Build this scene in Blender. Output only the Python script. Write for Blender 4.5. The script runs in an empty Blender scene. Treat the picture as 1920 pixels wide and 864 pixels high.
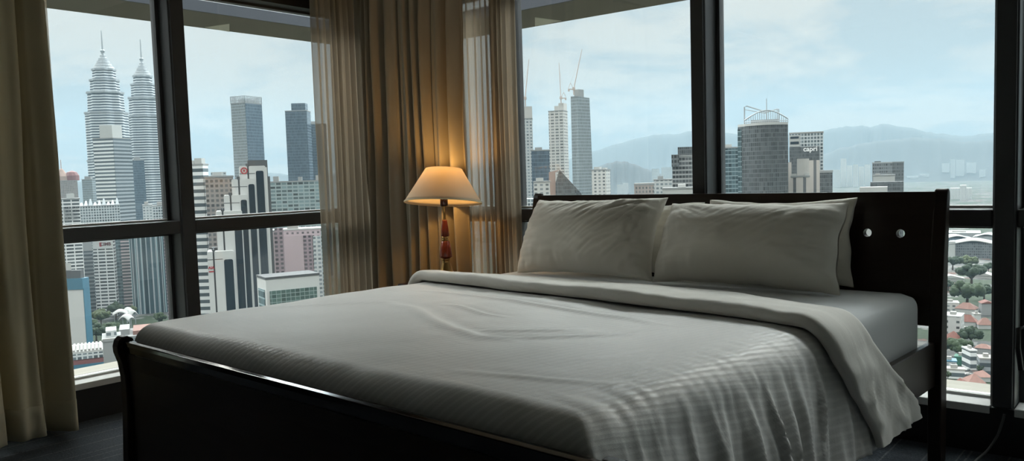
import bpy, bmesh, math, random
from mathutils import Vector, Matrix, noise
random.seed(11)
SC = bpy.context.scene
COL = SC.collection
PI = math.pi
rad = math.radians

# ------------------------------------------------------------------ camera
CAM = Vector((0.0, 0.0, 1.08))
F, PX, PY = 1564.0, 960.0, 448.0
_p, _r, _psi = rad(4.28), rad(-1.76), rad(39.4)
_M = Matrix.Rotation(_psi, 3, 'Z')
_f = Vector((0, math.cos(_p), -math.sin(_p)))
_rt = Vector((1, 0, 0))
_up = _rt.cross(_f)
R2 = _M @ (_rt * math.cos(_r) + _up * math.sin(_r))
U2 = _M @ (-_rt * math.sin(_r) + _up * math.cos(_r))
FW = _M @ _f


def ray(x, y):
    return FW + R2 * ((x - PX) / F) - U2 * ((y - PY) / F)


def at(x, y, dist):
    """a point seen in direction (x, y) at a horizontal distance in metres"""
    q = ray(x, y)
    return CAM + q * (dist / math.hypot(q.x, q.y))


cd = bpy.data.cameras.new('camera')
cam = bpy.data.objects.new('camera', cd)
COL.objects.link(cam)
mw = Matrix((R2, U2, -FW)).transposed().to_4x4()
mw.translation = CAM
cam.matrix_world = mw
cd.sensor_width = 36.0
cd.lens = F / 1920 * 36.0
cd.shift_y = 16 / 1920
cd.clip_start = 0.05
cd.clip_end = 40000
SC.camera = cam

# ------------------------------------------------------------------ materials
MATS = {}


def mat(name):
    m = bpy.data.materials.new(name)
    m.use_nodes = True
    nt = m.node_tree
    for n_ in list(nt.nodes):
        nt.nodes.remove(n_)
    out = nt.nodes.new('ShaderNodeOutputMaterial')
    MATS[name] = m
    return m, nt, out


def N(nt, typ, **kw):
    nd = nt.nodes.new(typ)
    for k, v in kw.items():
        if k == 'inp':
            for kk, vv in v.items():
                if isinstance(vv, bpy.types.NodeSocket):
                    nt.links.new(vv, nd.inputs[kk])
                else:
                    nd.inputs[kk].default_value = vv
        else:
            setattr(nd, k, v)
    return nd


def math_(nt, op, a, b=0.0, c=None):
    nd = nt.nodes.new('ShaderNodeMath')
    nd.operation = op
    for i, v in enumerate((a, b) if c is None else (a, b, c)):
        if isinstance(v, bpy.types.NodeSocket):
            nt.links.new(v, nd.inputs[i])
        else:
            nd.inputs[i].default_value = v
    return nd.outputs[0]


def mixc(nt, fac, a, b):
    nd = nt.nodes.new('ShaderNodeMix')
    nd.data_type = 'RGBA'
    for i, v in ((0, fac), (6, a), (7, b)):
        if isinstance(v, bpy.types.NodeSocket):
            nt.links.new(v, nd.inputs[i])
        else:
            nd.inputs[i].default_value = v if i == 0 else (*v, 1)
    return nd.outputs[2]


def principled(nt, out, base, rough=.6, metal=0.0, spec=.5, **kw):
    b = nt.nodes.new('ShaderNodeBsdfPrincipled')
    for k, v in (('Base Color', base), ('Roughness', rough), ('Metallic', metal), ('Specular IOR Level', spec)):
        if isinstance(v, bpy.types.NodeSocket):
            nt.links.new(v, b.inputs[k])
        elif k == 'Base Color':
            b.inputs[k].default_value = (*v, 1)
        else:
            b.inputs[k].default_value = v
    for k, v in kw.items():
        if isinstance(v, bpy.types.NodeSocket):
            nt.links.new(v, b.inputs[k])
        else:
            b.inputs[k].default_value = v
    nt.links.new(b.outputs[0], out.inputs[0])
    return b


def plain(name, col, rough=.6, metal=0.0, spec=.5, var=.12, scale=8.0, bump=0.0):
    """one colour with a little uneven tone"""
    m, nt, out = mat(name)
    tc = N(nt, 'ShaderNodeTexCoord')
    nz = N(nt, 'ShaderNodeTexNoise', inp={'Vector': tc.outputs['Object'], 'Scale': scale, 'Detail': 4.0})
    dark = tuple(c * (1 - var) for c in col)
    lite = tuple(min(1, c * (1 + var)) for c in col)
    c = mixc(nt, nz.outputs[0], dark, lite)
    b = principled(nt, out, c, rough, metal, spec)
    if bump:
        bp = N(nt, 'ShaderNodeBump', inp={'Strength': bump, 'Distance': .01, 'Height': nz.outputs[0]})
        nt.links.new(bp.outputs[0], b.inputs['Normal'])
    return m


def wood(name, c1, c2, rough=.3, spec=.5):
    m, nt, out = mat(name)
    tc = N(nt, 'ShaderNodeTexCoord')
    mp = N(nt, 'ShaderNodeMapping', inp={'Vector': tc.outputs['Object'], 'Scale': (3, 30, 30)})
    nz = N(nt, 'ShaderNodeTexNoise', inp={'Vector': mp.outputs[0], 'Scale': 2.0, 'Detail': 6.0, 'Distortion': .6})
    c = mixc(nt, nz.outputs[0], c1, c2)
    principled(nt, out, c, rough, 0, spec)
    return m


def cloth(name, c1, c2, weave=900.0, stripe=0.0, angle=0.0, trans=0.0, clear=0.0, wr=0.0, rough=.8, period=.03):
    """woven cloth: fine weave, optional satin stripes, optional light let through"""
    m, nt, out = mat(name)
    tc = N(nt, 'ShaderNodeTexCoord')
    ob = tc.outputs['Object']
    nz = N(nt, 'ShaderNodeTexNoise', inp={'Vector': ob, 'Scale': 6.0, 'Detail': 5.0})
    wv = N(nt, 'ShaderNodeTexNoise', inp={'Vector': ob, 'Scale': weave, 'Detail': 1.0})
    col = mixc(nt, nz.outputs[0], c1, c2)
    hsum = math_(nt, 'MULTIPLY', wv.outputs[0], .15)
    rg = rough
    if stripe:
        mp = N(nt, 'ShaderNodeMapping', inp={'Vector': ob, 'Rotation': (0, 0, angle)})
        sx = N(nt, 'ShaderNodeSeparateXYZ', inp={'Vector': mp.outputs[0]})
        u = sx.outputs[0]
        # stripes go over the edge with the cloth: continue across x, then down z
        u2 = math_(nt, 'SUBTRACT', u, sx.outputs[2])
        s = math_(nt, 'SINE', math_(nt, 'MULTIPLY', u2, 2 * PI / period))
        s = math_(nt, 'MULTIPLY_ADD', s, .5, .5)
        s = math_(nt, 'SMOOTH_MIN', math_(nt, 'MULTIPLY', s, 1.6), 1.0, .2)
        rg = math_(nt, 'MULTIPLY_ADD', s, -.28, rough)
        col = mixc(nt, math_(nt, 'MULTIPLY', s, stripe), col, tuple(c * .80 for c in c1))
        hsum = math_(nt, 'MULTIPLY_ADD', s, stripe * .3, hsum)
    if wr:
        mp2 = N(nt, 'ShaderNodeMapping', inp={'Vector': ob, 'Rotation': (0, 0, .5), 'Scale': (1.0, 2.6, 1.0)})
        w2 = N(nt, 'ShaderNodeTexNoise', inp={'Vector': mp2.outputs[0], 'Scale': 7.0, 'Detail': 3.0, 'Distortion': 1.2})
        hsum = math_(nt, 'MULTIPLY_ADD', w2.outputs[0], wr, hsum)
    bp = N(nt, 'ShaderNodeBump', inp={'Strength': .5, 'Distance': .004, 'Height': hsum})
    b = principled(nt, out, col, rg, 0, .25)
    b.inputs['Sheen Weight'].default_value = .15
    nt.links.new(bp.outputs[0], b.inputs['Normal'])
    last = b.outputs[0]
    if trans:
        tr = N(nt, 'ShaderNodeBsdfTranslucent', inp={'Color': col})
        mx = N(nt, 'ShaderNodeMixShader', inp={0: trans, 1: last, 2: tr.outputs[0]})
        last = mx.outputs[0]
    if clear:
        tp = N(nt, 'ShaderNodeBsdfTransparent')
        mx = N(nt, 'ShaderNodeMixShader', inp={0: clear, 1: last, 2: tp.outputs[0]})
        last = mx.outputs[0]
    nt.links.new(last, out.inputs[0])
    return m


def facade(name, wall, glass, fl=3.6, bay=3.0, wx=.7, wy=.6, gr=.18, var=.35, wall_rough=.7, stain=.12):
    """a building front: rows of windows (bay = 0: unbroken bands of glass, fl = 0: unbroken uprights)"""
    m, nt, out = mat(name)
    tc = N(nt, 'ShaderNodeTexCoord')
    s = N(nt, 'ShaderNodeSeparateXYZ', inp={'Vector': tc.outputs['Object']})
    nn = N(nt, 'ShaderNodeSeparateXYZ', inp={'Vector': tc.outputs['Normal']})
    ax = math_(nt, 'ABSOLUTE', nn.outputs[0])
    ay = math_(nt, 'ABSOLUTE', nn.outputs[1])
    sel = math_(nt, 'GREATER_THAN', ay, ax)
    u = math_(nt, 'ADD', math_(nt, 'MULTIPLY', s.outputs[0], sel),
              math_(nt, 'MULTIPLY', s.outputs[1], math_(nt, 'SUBTRACT', 1.0, sel)))
    side = math_(nt, 'LESS_THAN', math_(nt, 'ABSOLUTE', nn.outputs[2]), .6)
    win = side
    iu = iv = 0.0
    if bay:
        ub = math_(nt, 'DIVIDE', u, bay)
        fu = math_(nt, 'ABSOLUTE', math_(nt, 'SUBTRACT', math_(nt, 'FRACT', ub), .5))
        win = math_(nt, 'MULTIPLY', win, math_(nt, 'LESS_THAN', fu, wx / 2))
        iu = math_(nt, 'FLOOR', ub)
    if fl:
        vb = math_(nt, 'DIVIDE', s.outputs[2], fl)
        fv = math_(nt, 'ABSOLUTE', math_(nt, 'SUBTRACT', math_(nt, 'FRACT', vb), .5))
        win = math_(nt, 'MULTIPLY', win, math_(nt, 'LESS_THAN', fv, wy / 2))
        iv = math_(nt, 'FLOOR', vb)
    cv = N(nt, 'ShaderNodeCombineXYZ', inp={0: iu, 1: iv, 2: sel})
    wn = N(nt, 'ShaderNodeTexWhiteNoise', noise_dimensions='3D', inp={'Vector': cv.outputs[0]})
    nz = N(nt, 'ShaderNodeTexNoise', inp={'Vector': tc.outputs['Object'], 'Scale': .06, 'Detail': 5.0})
    g2 = tuple(min(1, c * (1 + 2.2 * var) + .06 * var) for c in glass)
    g1 = tuple(c * (1 - var) for c in glass)
    gcol = mixc(nt, wn.outputs[0], tuple(v * .7 for v in g1), tuple(v * .7 for v in g2))
    wcol = mixc(nt, nz.outputs[0], tuple(c * (1 - stain) for c in wall), tuple(min(1, c * (1 + stain)) for c in wall))
    c = mixc(nt, win, wcol, gcol)
    r = math_(nt, 'MULTIPLY_ADD', win, gr - wall_rough, wall_rough)
    principled(nt, out, c, r, 0, .5)
    return m


# room
plain('frame_metal', (.055, .056, .060), .42, 0, .5, .15)
plain('wall_paint', (.50, .48, .43), .9)
plain('spandrel', (.012, .012, .013), .6)
plain('ceiling_paint', (.74, .73, .70), .9)
plain('ledge_stone', (.25, .235, .20), .85, var=.1, scale=3)
plain('seam', (.05, .05, .05), .8)
plain('soffit', (.20, .175, .15), .85, var=.15, scale=1.2)
plain('soffit_pale', (.62, .57, .50), .8, var=.05)
plain('fascia', (.055, .065, .085), .6, var=.15, scale=1)
wood('dark_wood', (.016, .0095, .0065), (.032, .019, .013), .33, .25)
wood('dark_gloss', (.005, .004, .004), (.010, .0075, .007), .09, .9)
wood('night_wood', (.014, .006, .006), (.03, .012, .011), .25, .5)
wood('red_wood', (.16, .03, .015), (.27, .055, .025), .22, .5)
plain('brass', (.55, .33, .12), .28, 1.0, .5, .15, 30)
plain('cord_rubber', (.10, .10, .10), .5)
plain('dark_plastic', (.012, .012, .014), .4)
cloth('sheet', (.635, .62, .59), (.70, .685, .655), 700, stripe=.5, angle=rad(14), wr=.5, rough=.7, period=.026)
cloth('fold_cloth', (.59, .565, .51), (.65, .625, .57), 700, wr=.8, rough=.75)
cloth('mattress_cloth', (.60, .61, .61), (.66, .67, .67), 700, wr=.25, rough=.75)
cloth('pillow_cloth', (.63, .595, .52), (.69, .655, .58), 700, wr=1.3, rough=.75)
cloth('drape_cloth', (.56, .50, .35), (.64, .57, .41), 500, trans=.22, rough=.9)
cloth('corner_cloth', (.38, .33, .25), (.46, .40, .31), 500, trans=.12, rough=.9)
cloth('sheer_cloth', (.40, .335, .25), (.47, .395, .30), 1200, trans=.40, clear=.20, rough=.9)
cloth('shade_cloth', (.74, .66, .52), (.80, .72, .58), 600, trans=.34, rough=.85)
plain('sill_metal', (.66, .66, .64), .5)
plain('lamp_lining', (.85, .75, .52), .8)

m, nt, out = mat('bulb_glow')
em = N(nt, 'ShaderNodeEmission', inp={'Color': (1, .55, .2, 1), 'Strength': 3})
nt.links.new(em.outputs[0], out.inputs[0])

m, nt, out = mat('window_glass')
fr = N(nt, 'ShaderNodeFresnel', inp={'IOR': 1.45})
tp = N(nt, 'ShaderNodeBsdfTransparent', inp={'Color': (.972, .985, .985, 1)})
gl = N(nt, 'ShaderNodeBsdfGlossy', inp={'Roughness': .0, 'Color': (.9, .95, .95, 1)})
mx = N(nt, 'ShaderNodeMixShader', inp={0: math_(nt, 'MULTIPLY', fr.outputs[0], .8), 1: tp.outputs[0], 2: gl.outputs[0]})
nt.links.new(mx.outputs[0], out.inputs[0])

# carpet: dark slate with thin pale lines running along Y
m, nt, out = mat('carpet')
tc = N(nt, 'ShaderNodeTexCoord')
s = N(nt, 'ShaderNodeSeparateXYZ', inp={'Vector': tc.outputs['Object']})
nz = N(nt, 'ShaderNodeTexNoise', inp={'Vector': tc.outputs['Object'], 'Scale': 120.0, 'Detail': 6.0})
n2 = N(nt, 'ShaderNodeTexNoise', inp={'Vector': tc.outputs['Object'], 'Scale': 3.0, 'Detail': 3.0})
xx = math_(nt, 'ADD', s.outputs[0], math_(nt, 'MULTIPLY', n2.outputs[0], .01))
f1 = math_(nt, 'LESS_THAN', math_(nt, 'FRACT', math_(nt, 'DIVIDE', xx, .125)), .055)
f2 = math_(nt, 'LESS_THAN', math_(nt, 'FRACT', math_(nt, 'DIVIDE', math_(nt, 'ADD', xx, .03), .31)), .02)
ln = math_(nt, 'MULTIPLY', math_(nt, 'MAXIMUM', f1, f2), math_(nt, 'GREATER_THAN', nz.outputs[0], .42))
base = mixc(nt, nz.outputs[0], (.012, .016, .022), (.10, .118, .14))
c = mixc(nt, math_(nt, 'MULTIPLY', ln, .7), base, (.15, .16, .175))
b = principled(nt, out, c, .95, 0, .2)
bp = N(nt, 'ShaderNodeBump', inp={'Strength': .7, 'Distance': .006, 'Height': nz.outputs[0]})
nt.links.new(bp.outputs[0], b.inputs['Normal'])

# city
plain('white_wall', (.48, .49, .485), .7, var=.06, scale=.1)
plain('white_soft', (.40, .41, .40), .7, var=.1, scale=.1)
plain('grey_wall', (.25, .26, .26), .8, var=.12, scale=.1)
plain('dark_roof', (.07, .075, .08), .8, var=.2, scale=.1)
plain('pale_roof', (.30, .295, .28), .8, var=.12, scale=.1)
plain('steel', (.33, .36, .38), .45, .2, .5, .1, .1)
plain('blue_panel', (.05, .15, .22), .35, var=.2, scale=.08)
plain('dark_glass', (.012, .022, .034), .12, 0, .6, .25, .05)
plain('teal_glass', (.05, .10, .11), .12, 0, .6, .25, .05)
plain('red_tile', (.17, .07, .055), .85, var=.25, scale=.5)
plain('pink_tile', (.21, .115, .095), .85, var=.25, scale=.5)
plain('sign_red', (.34, .03, .04), .5)
plain('sign_dark', (.10, .03, .03), .5)
plain('sign_white', (.85, .85, .85), .5)
plain('sign_grey', (.20, .10, .10), .5)
plain('bark', (.08, .06, .045), .9)
plain('leaf_dark', (.017, .033, .015), .9, var=.6, scale=1.3)
plain('leaf_mid', (.03, .05, .021), .9, var=.6, scale=1.3)
plain('leaf_light', (.05, .068, .028), .9, var=.4, scale=.6)
plain('mountain_green', (.016, .022, .024), .95, var=.3, scale=.003)
plain('crane_paint', (.50, .42, .38), .6)
plain('concrete', (.48, .47, .45), .9, var=.15, scale=.15)
plain('brick_wall', (.34, .24, .20), .9, var=.15, scale=.1)
plain('metal_red', (.2, .08, .08), .7, var=.2, scale=.1)
plain('pink_wall', (.40, .33, .345), .8, var=.06, scale=.1)
plain('metal_green', (.03, .13, .09), .7, var=.2, scale=.1)
plain('car_paint', (.25, .26, .28), .35, .2)
facade('twin_bands', (.56, .59, .61), (.06, .085, .11), 4.8, 0, 1, .52, .25, .2)
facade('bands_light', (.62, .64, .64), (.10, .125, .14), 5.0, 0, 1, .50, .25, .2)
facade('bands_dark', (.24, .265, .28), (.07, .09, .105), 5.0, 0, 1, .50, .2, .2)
facade('white_grid', (.62, .63, .63), (.045, .055, .06), 3.4, 7.45, .87, .56, .2, .6)
facade('grey_bands', (.22, .24, .25), (.07, .095, .115), 4.0, 0, 1, .55, .18, .3)
facade('teal_curtain', (.22, .29, .31), (.06, .10, .115), 3.7, 3.0, .93, .78, .12, .4)
facade('teal_stripes', (.30, .40, .42), (.050, .095, .115), 0, 5.2, .82, 1, .12, .35)
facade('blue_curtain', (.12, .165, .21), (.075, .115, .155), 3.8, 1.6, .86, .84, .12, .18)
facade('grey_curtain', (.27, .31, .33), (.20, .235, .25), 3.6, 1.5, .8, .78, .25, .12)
facade('slate_curtain', (.105, .115, .12), (.085, .093, .098), 3.2, 1.4, .82, .8, .2, .28)
facade('dark_bands', (.30, .31, .31), (.05, .055, .06), 3.3, 2.4, .88, .62, .3, .5)
facade('apt_white', (.52, .52, .50), (.16, .18, .19), 3.3, 4.5, .5, .5, .3, .4)
facade('apt_pale', (.46, .48, .48), (.20, .24, .26), 3.4, 3.6, .6, .5, .3, .3)
facade('apt_pink', (.44, .36, .38), (.13, .11, .12), 3.2, 4.0, .42, .48, .4, .4)
facade('apt_plum', (.27, .21, .23), (.08, .07, .08), 3.2, 3.6, .55, .55, .4, .4)
facade('apt_brown', (.24, .22, .21), (.09, .095, .10), 3.4, 3.2, .6, .55, .3, .4)
facade('balcony_bands', (.58, .48, .48), (.08, .09, .10), 3.4, 0, 1, .55, .3, .3)
facade('green_slab', (.27, .33, .33), (.10, .15, .16), 3.4, 5.0, .82, .6, .25, .7)
facade('green_glass', (.24, .30, .29), (.075, .13, .12), 2.0, 2.4, .9, .86, .15, .25)
facade('concrete_floors', (.50, .49, .47), (.20, .21, .21), 3.6, 5.5, .72, .55, .6, .3)
facade('white_lattice', (.50, .53, .54), (.12, .15, .165), 3.2, 2.8, .72, .68, .2, .4)
facade('dark_lattice', (.13, .14, .145), (.05, .055, .06), 3.6, 2.6, .7, .6, .3, .6)
facade('brick_fins', (.30, .26, .24), (.13, .14, .14), 3.4, 3.0, .5, .6, .4, .3)
facade('tan_fins', (.46, .43, .40), (.15, .16, .17), 0, 7.0, .3, 1, .4, .3)
facade('small_windows', (.44, .45, .44), (.05, .06, .06), 4.2, 7.5, .28, .42, .3, .4)

# the low city between the towers: roofs, lots, trees
m, nt, out = mat('city_ground')
tc = N(nt, 'ShaderNodeTexCoord')
vo = N(nt, 'ShaderNodeTexVoronoi', distance='CHEBYCHEV', inp={'Vector': tc.outputs['Object'], 'Scale': .085})
wn = N(nt, 'ShaderNodeTexWhiteNoise', noise_dimensions='3D', inp={'Vector': vo.outputs['Position']})
nz = N(nt, 'ShaderNodeTexNoise', inp={'Vector': tc.outputs['Object'], 'Scale': .011, 'Detail': 8.0, 'Roughness': .65})
nf = N(nt, 'ShaderNodeTexNoise', inp={'Vector': tc.outputs['Object'], 'Scale': .12, 'Detail': 6.0})
cr = N(nt, 'ShaderNodeValToRGB', inp={0: wn.outputs[0]})
cr.color_ramp.interpolation = 'CONSTANT'
els = cr.color_ramp.elements
els[0].color = (.06, .062, .06, 1)
els[1].position = .3
els[1].color = (.115, .113, .105, 1)
for p_, c_ in ((.5, (.095, .055, .045, 1)), (.62, (.05, .053, .053, 1)), (.84, (.15, .15, .147, 1))):
    e = els.new(p_)
    e.color = c_
gm = mixc(nt, nf.outputs[0], (.010, .021, .010), (.042, .058, .032))
sel = math_(nt, 'GREATER_THAN', nz.outputs[0], .49)
c = mixc(nt, sel, cr.outputs[0], gm)
principled(nt, out, c, .9, 0, .2)


# ------------------------------------------------------------------ builders
class MB:
    def __init__(s):
        s.v, s.f, s.m = [], [], []
        s.mi = 0

    def add(s, vs, fs):
        o = len(s.v)
        s.v += [tuple(x) for x in vs]
        for f in fs:
            s.f.append(tuple(i + o for i in f))
            s.m.append(s.mi)
        return s

    def box(s, x0, x1, y0, y1, z0, z1, T=None):
        vs = [(x, y, z) for z in (z0, z1) for y in (y0, y1) for x in (x0, x1)]
        if T:
            vs = [T @ Vector(v) for v in vs]
        return s.add(vs, [(0, 2, 3, 1), (4, 5, 7, 6), (0, 1, 5, 4), (2, 6, 7, 3), (0, 4, 6, 2), (1, 3, 7, 5)])

    def prism(s, poly, z0, z1, k=1.0, c=(0, 0), T=None):
        n_ = len(poly)
        vs = [(x, y, z0) for x, y in poly] + [(c[0] + (x - c[0]) * k, c[1] + (y - c[1]) * k, z1) for x, y in poly]
        if T:
            vs = [T @ Vector(v) for v in vs]
        fs = [tuple(reversed(range(n_))), tuple(range(n_, 2 * n_))]
        fs += [(i, (i + 1) % n_, n_ + (i + 1) % n_, n_ + i) for i in range(n_)]
        return s.add(vs, fs)

    def slab(s, poly, a0, a1, axis='x'):
        """extrude a (y, z) outline along x"""
        n_ = len(poly)
        vs = [(a0, p, q) for p, q in poly] + [(a1, p, q) for p, q in poly]
        if axis == 'y':
            vs = [(p, a0, q) for p, q in poly] + [(p, a1, q) for p, q in poly]
        fs = [tuple(range(n_)), tuple(reversed(range(n_, 2 * n_)))]
        fs += [(i, n_ + i, n_ + (i + 1) % n_, (i + 1) % n_) for i in range(n_)]
        return s.add(vs, fs)

    def lathe(s, prof, seg=32, c=(0, 0, 0), caps=True):
        vs, fs = [], []
        n_ = len(prof)
        for r, z in prof:
            for k in range(seg):
                a = 2 * PI * k / seg
                vs.append((c[0] + r * math.cos(a), c[1] + r * math.sin(a), c[2] + z))
        for i in range(n_ - 1):
            for k in range(seg):
                k2 = (k + 1) % seg
                fs.append((i * seg + k, i * seg + k2, (i + 1) * seg + k2, (i + 1) * seg + k))
        if caps:
            fs.append(tuple(reversed(range(seg))))
            fs.append(tuple(range((n_ - 1) * seg, n_ * seg)))
        return s.add(vs, fs)

    def tube(s, path, r, seg=8):
        pts = [Vector(p) for p in path]
        vs, fs = [], []
        for i, p in enumerate(pts):
            d = (pts[min(i + 1, len(pts) - 1)] - pts[max(i - 1, 0)]).normalized()
            a = d.orthogonal().normalized() if abs(d.z) > .9 else d.cross(Vector((0, 0, 1))).normalized()
            b_ = d.cross(a)
            rr = r[i] if isinstance(r, (list, tuple)) else r
            for k in range(seg):
                t = 2 * PI * k / seg
                vs.append(p + a * (rr * math.cos(t)) + b_ * (rr * math.sin(t)))
        for i in range(len(pts) - 1):
            for k in range(seg):
                k2 = (k + 1) % seg
                fs.append((i * seg + k, i * seg + k2, (i + 1) * seg + k2, (i + 1) * seg + k))
        fs.append(tuple(reversed(range(seg))))
        fs.append(tuple(range((len(pts) - 1) * seg, len(pts) * seg)))
        return s.add(vs, fs)

    def grid(s, fn, nu, nv, closed_u=False):
        vs = [fn(i / (nu if closed_u else nu - 1), j / (nv - 1)) for j in range(nv) for i in range(nu)]
        fs = []
        for j in range(nv - 1):
            for i in range(nu if closed_u else nu - 1):
                i2 = (i + 1) % nu
                fs.append((j * nu + i, j * nu + i2, (j + 1) * nu + i2, (j + 1) * nu + i))
        return s.add(vs, fs)

    def build(s, name, mats, parent=None, smooth=False, bevel=0.0, seg=2, loc=None, rot=None, fix=True, solid=0.0, subd=0):
        me = bpy.data.meshes.new(name)
        me.from_pydata(s.v, [], s.f)
        if fix:
            bm = bmesh.new()
            bm.from_mesh(me)
            bmesh.ops.recalc_face_normals(bm, faces=bm.faces)
            bm.to_mesh(me)
            bm.free()
        mats = mats if isinstance(mats, (list, tuple)) else [mats]
        for q in mats:
            me.materials.append(MATS[q])
        if len(mats) > 1:
            me.polygons.foreach_set('material_index', s.m)
        o = bpy.data.objects.new(name, me)
        COL.objects.link(o)
        if parent:
            o.parent = parent
        if loc is not None:
            o.location = loc
        if rot is not None:
            o.rotation_euler = rot
        if smooth:
            me.polygons.foreach_set('use_smooth', [True] * len(me.polygons))
        if bevel:
            md = o.modifiers.new('bevel', 'BEVEL')
            md.width = bevel
            md.segments = seg
            md.limit_method = 'ANGLE'
            md.angle_limit = rad(40)
            if smooth:
                wn_ = o.modifiers.new('weighted', 'WEIGHTED_NORMAL')
        if solid:
            md = o.modifiers.new('solid', 'SOLIDIFY')
            md.thickness = solid
            md.offset = 0
        if subd:
            md = o.modifiers.new('subd', 'SUBSURF')
            md.levels = md.render_levels = subd
        me.update()
        return o


def tag(o, label=None, cat=None, group=None, kind=None):
    if label:
        o['label'] = label
    if cat:
        o['category'] = cat
    if group:
        o['group'] = group
    if kind:
        o['kind'] = kind
    return o


def empty(name, loc=(0, 0, 0), rz=0.0, label=None, cat=None, group=None, kind=None):
    o = bpy.data.objects.new(name, None)
    COL.objects.link(o)
    o.location = loc
    o.rotation_euler = (0, 0, rz)
    o.empty_display_size = .1
    return tag(o, label, cat, group, kind)


def fbm(x, y, z=0.0, o=4):
    return noise.fractal(Vector((x, y, z)), 1.0, 2.0, o)


def sm(a, b, x):
    t = max(0.0, min(1.0, (x - a) / (b - a)))
    return t * t * (3 - 2 * t)


# ------------------------------------------------------------------ the room
XW, YN = -4.0, 3.45            # inner planes of the window walls (left / far)
GX, GY = -4.12, 3.585          # the glass
XE, YS, ZC = 2.6, -2.6, 2.62
HEAD = 2.085                   # underside of the window head
SILL = .18
T0, T1 = .842, .907            # the transom

MB().box(XW - .3, XE + .2, YS - .2, YN + .3, -.06, 0).build('floor', 'carpet')['kind'] = 'structure'
MB().box(XW - .3, XE + .2, YS - .2, YN + .3, ZC, ZC + .1).build('ceiling', 'ceiling_paint')['kind'] = 'structure'
MB().box(XE, XE + .15, YS, YN + .2, 0, ZC).build('wall_right', 'wall_paint')['kind'] = 'structure'
MB().box(XW - .15, XE + .15, YS - .15, YS, 0, ZC).build('wall_back', 'wall_paint')['kind'] = 'structure'
# the left window wall: spandrel, head and the solid length behind the drape
w = MB().box(GX - .05, XW, YS, YN + .15, 0, SILL - .006).box(GX - .05, XW, YS, YN + .15, HEAD, ZC).box(GX - .05, XW, YS, .45, SILL, HEAD)
w.build('wall_left', 'spandrel')['kind'] = 'structure'
w = MB().box(GX - .05, XE, YN, GY + .05, 0, SILL - .006).box(GX - .05, XE, YN, GY + .05, HEAD, ZC)
w.build('wall_far', 'spandrel')['kind'] = 'structure'
# the dark corner post between the two window walls
MB().box(GX - .05, XW + .06, 3.36, GY + .05, SILL, HEAD).build('trim_1', 'frame_metal')['kind'] = 'structure'


def window_left(k, y0, y1, mull):
    """one bay of the left window wall, y0..y1 is the clear opening"""
    r = empty('window_%d' % k, (XW, (y0 + y1) / 2, SILL), kind='structure')
    off = Vector((XW, (y0 + y1) / 2, SILL))

    def B(name, boxes, mt, bevel=.003, parent=r, **kw):
        mb = MB()
        for (a, b_, c_, d_, e_, f_) in boxes:
            mb.box(a - off.x, b_ - off.x, c_ - off.y, d_ - off.y, e_ - off.z, f_ - off.z)
        return mb.build(name, mt, parent, bevel=bevel, **kw)
    B('transom', [(GX - .02, XW - .004, y0, y1, T0, T1)], 'frame_metal', .006)
    fr_ = []
    for (a, b_) in ((SILL, T0), (T1, HEAD)):
        fr_ += [(GX - .025, GX + .022, y0, y0 + .018, a, b_), (GX - .025, GX + .022, y1 - .018, y1, a, b_),
                (GX - .025, GX + .022, y0 + .018, y1 - .018, b_ - .012, b_)]
    B('frame', fr_, 'frame_metal', .002)
    B('bottom_bar', [(GX - .025, GX + .022, y0 + .018, y1 - .018, SILL, SILL + .010)], 'sill_metal', .002)
    B('bottom_bar', [(GX - .025, GX + .022, y0 + .018, y1 - .018, T1, T1 + .010)], 'sill_metal', .002)
    B('pane', [(GX - .003, GX + .003, y0 + .015, y1 - .015, SILL + .01, T0 - .01)], 'window_glass', 0)
    B('pane', [(GX - .003, GX + .003, y0 + .015, y1 - .015, T1 + .01, HEAD - .01)], 'window_glass', 0)
    B('sill', [(GX - .03, XW + .002, y0, y1, SILL - .03, SILL)], 'sill_metal', .003)
    if mull:
        B('mullion', [(GX - .06, XW - .004, y1, y1 + mull, SILL, HEAD)], 'frame_metal', .006)
        B('cover_strip', [(XW - .03, XW + .006, y1 + .006, y1 + mull - .006, SILL, HEAD)], 'frame_metal', .004)
    return r


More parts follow.
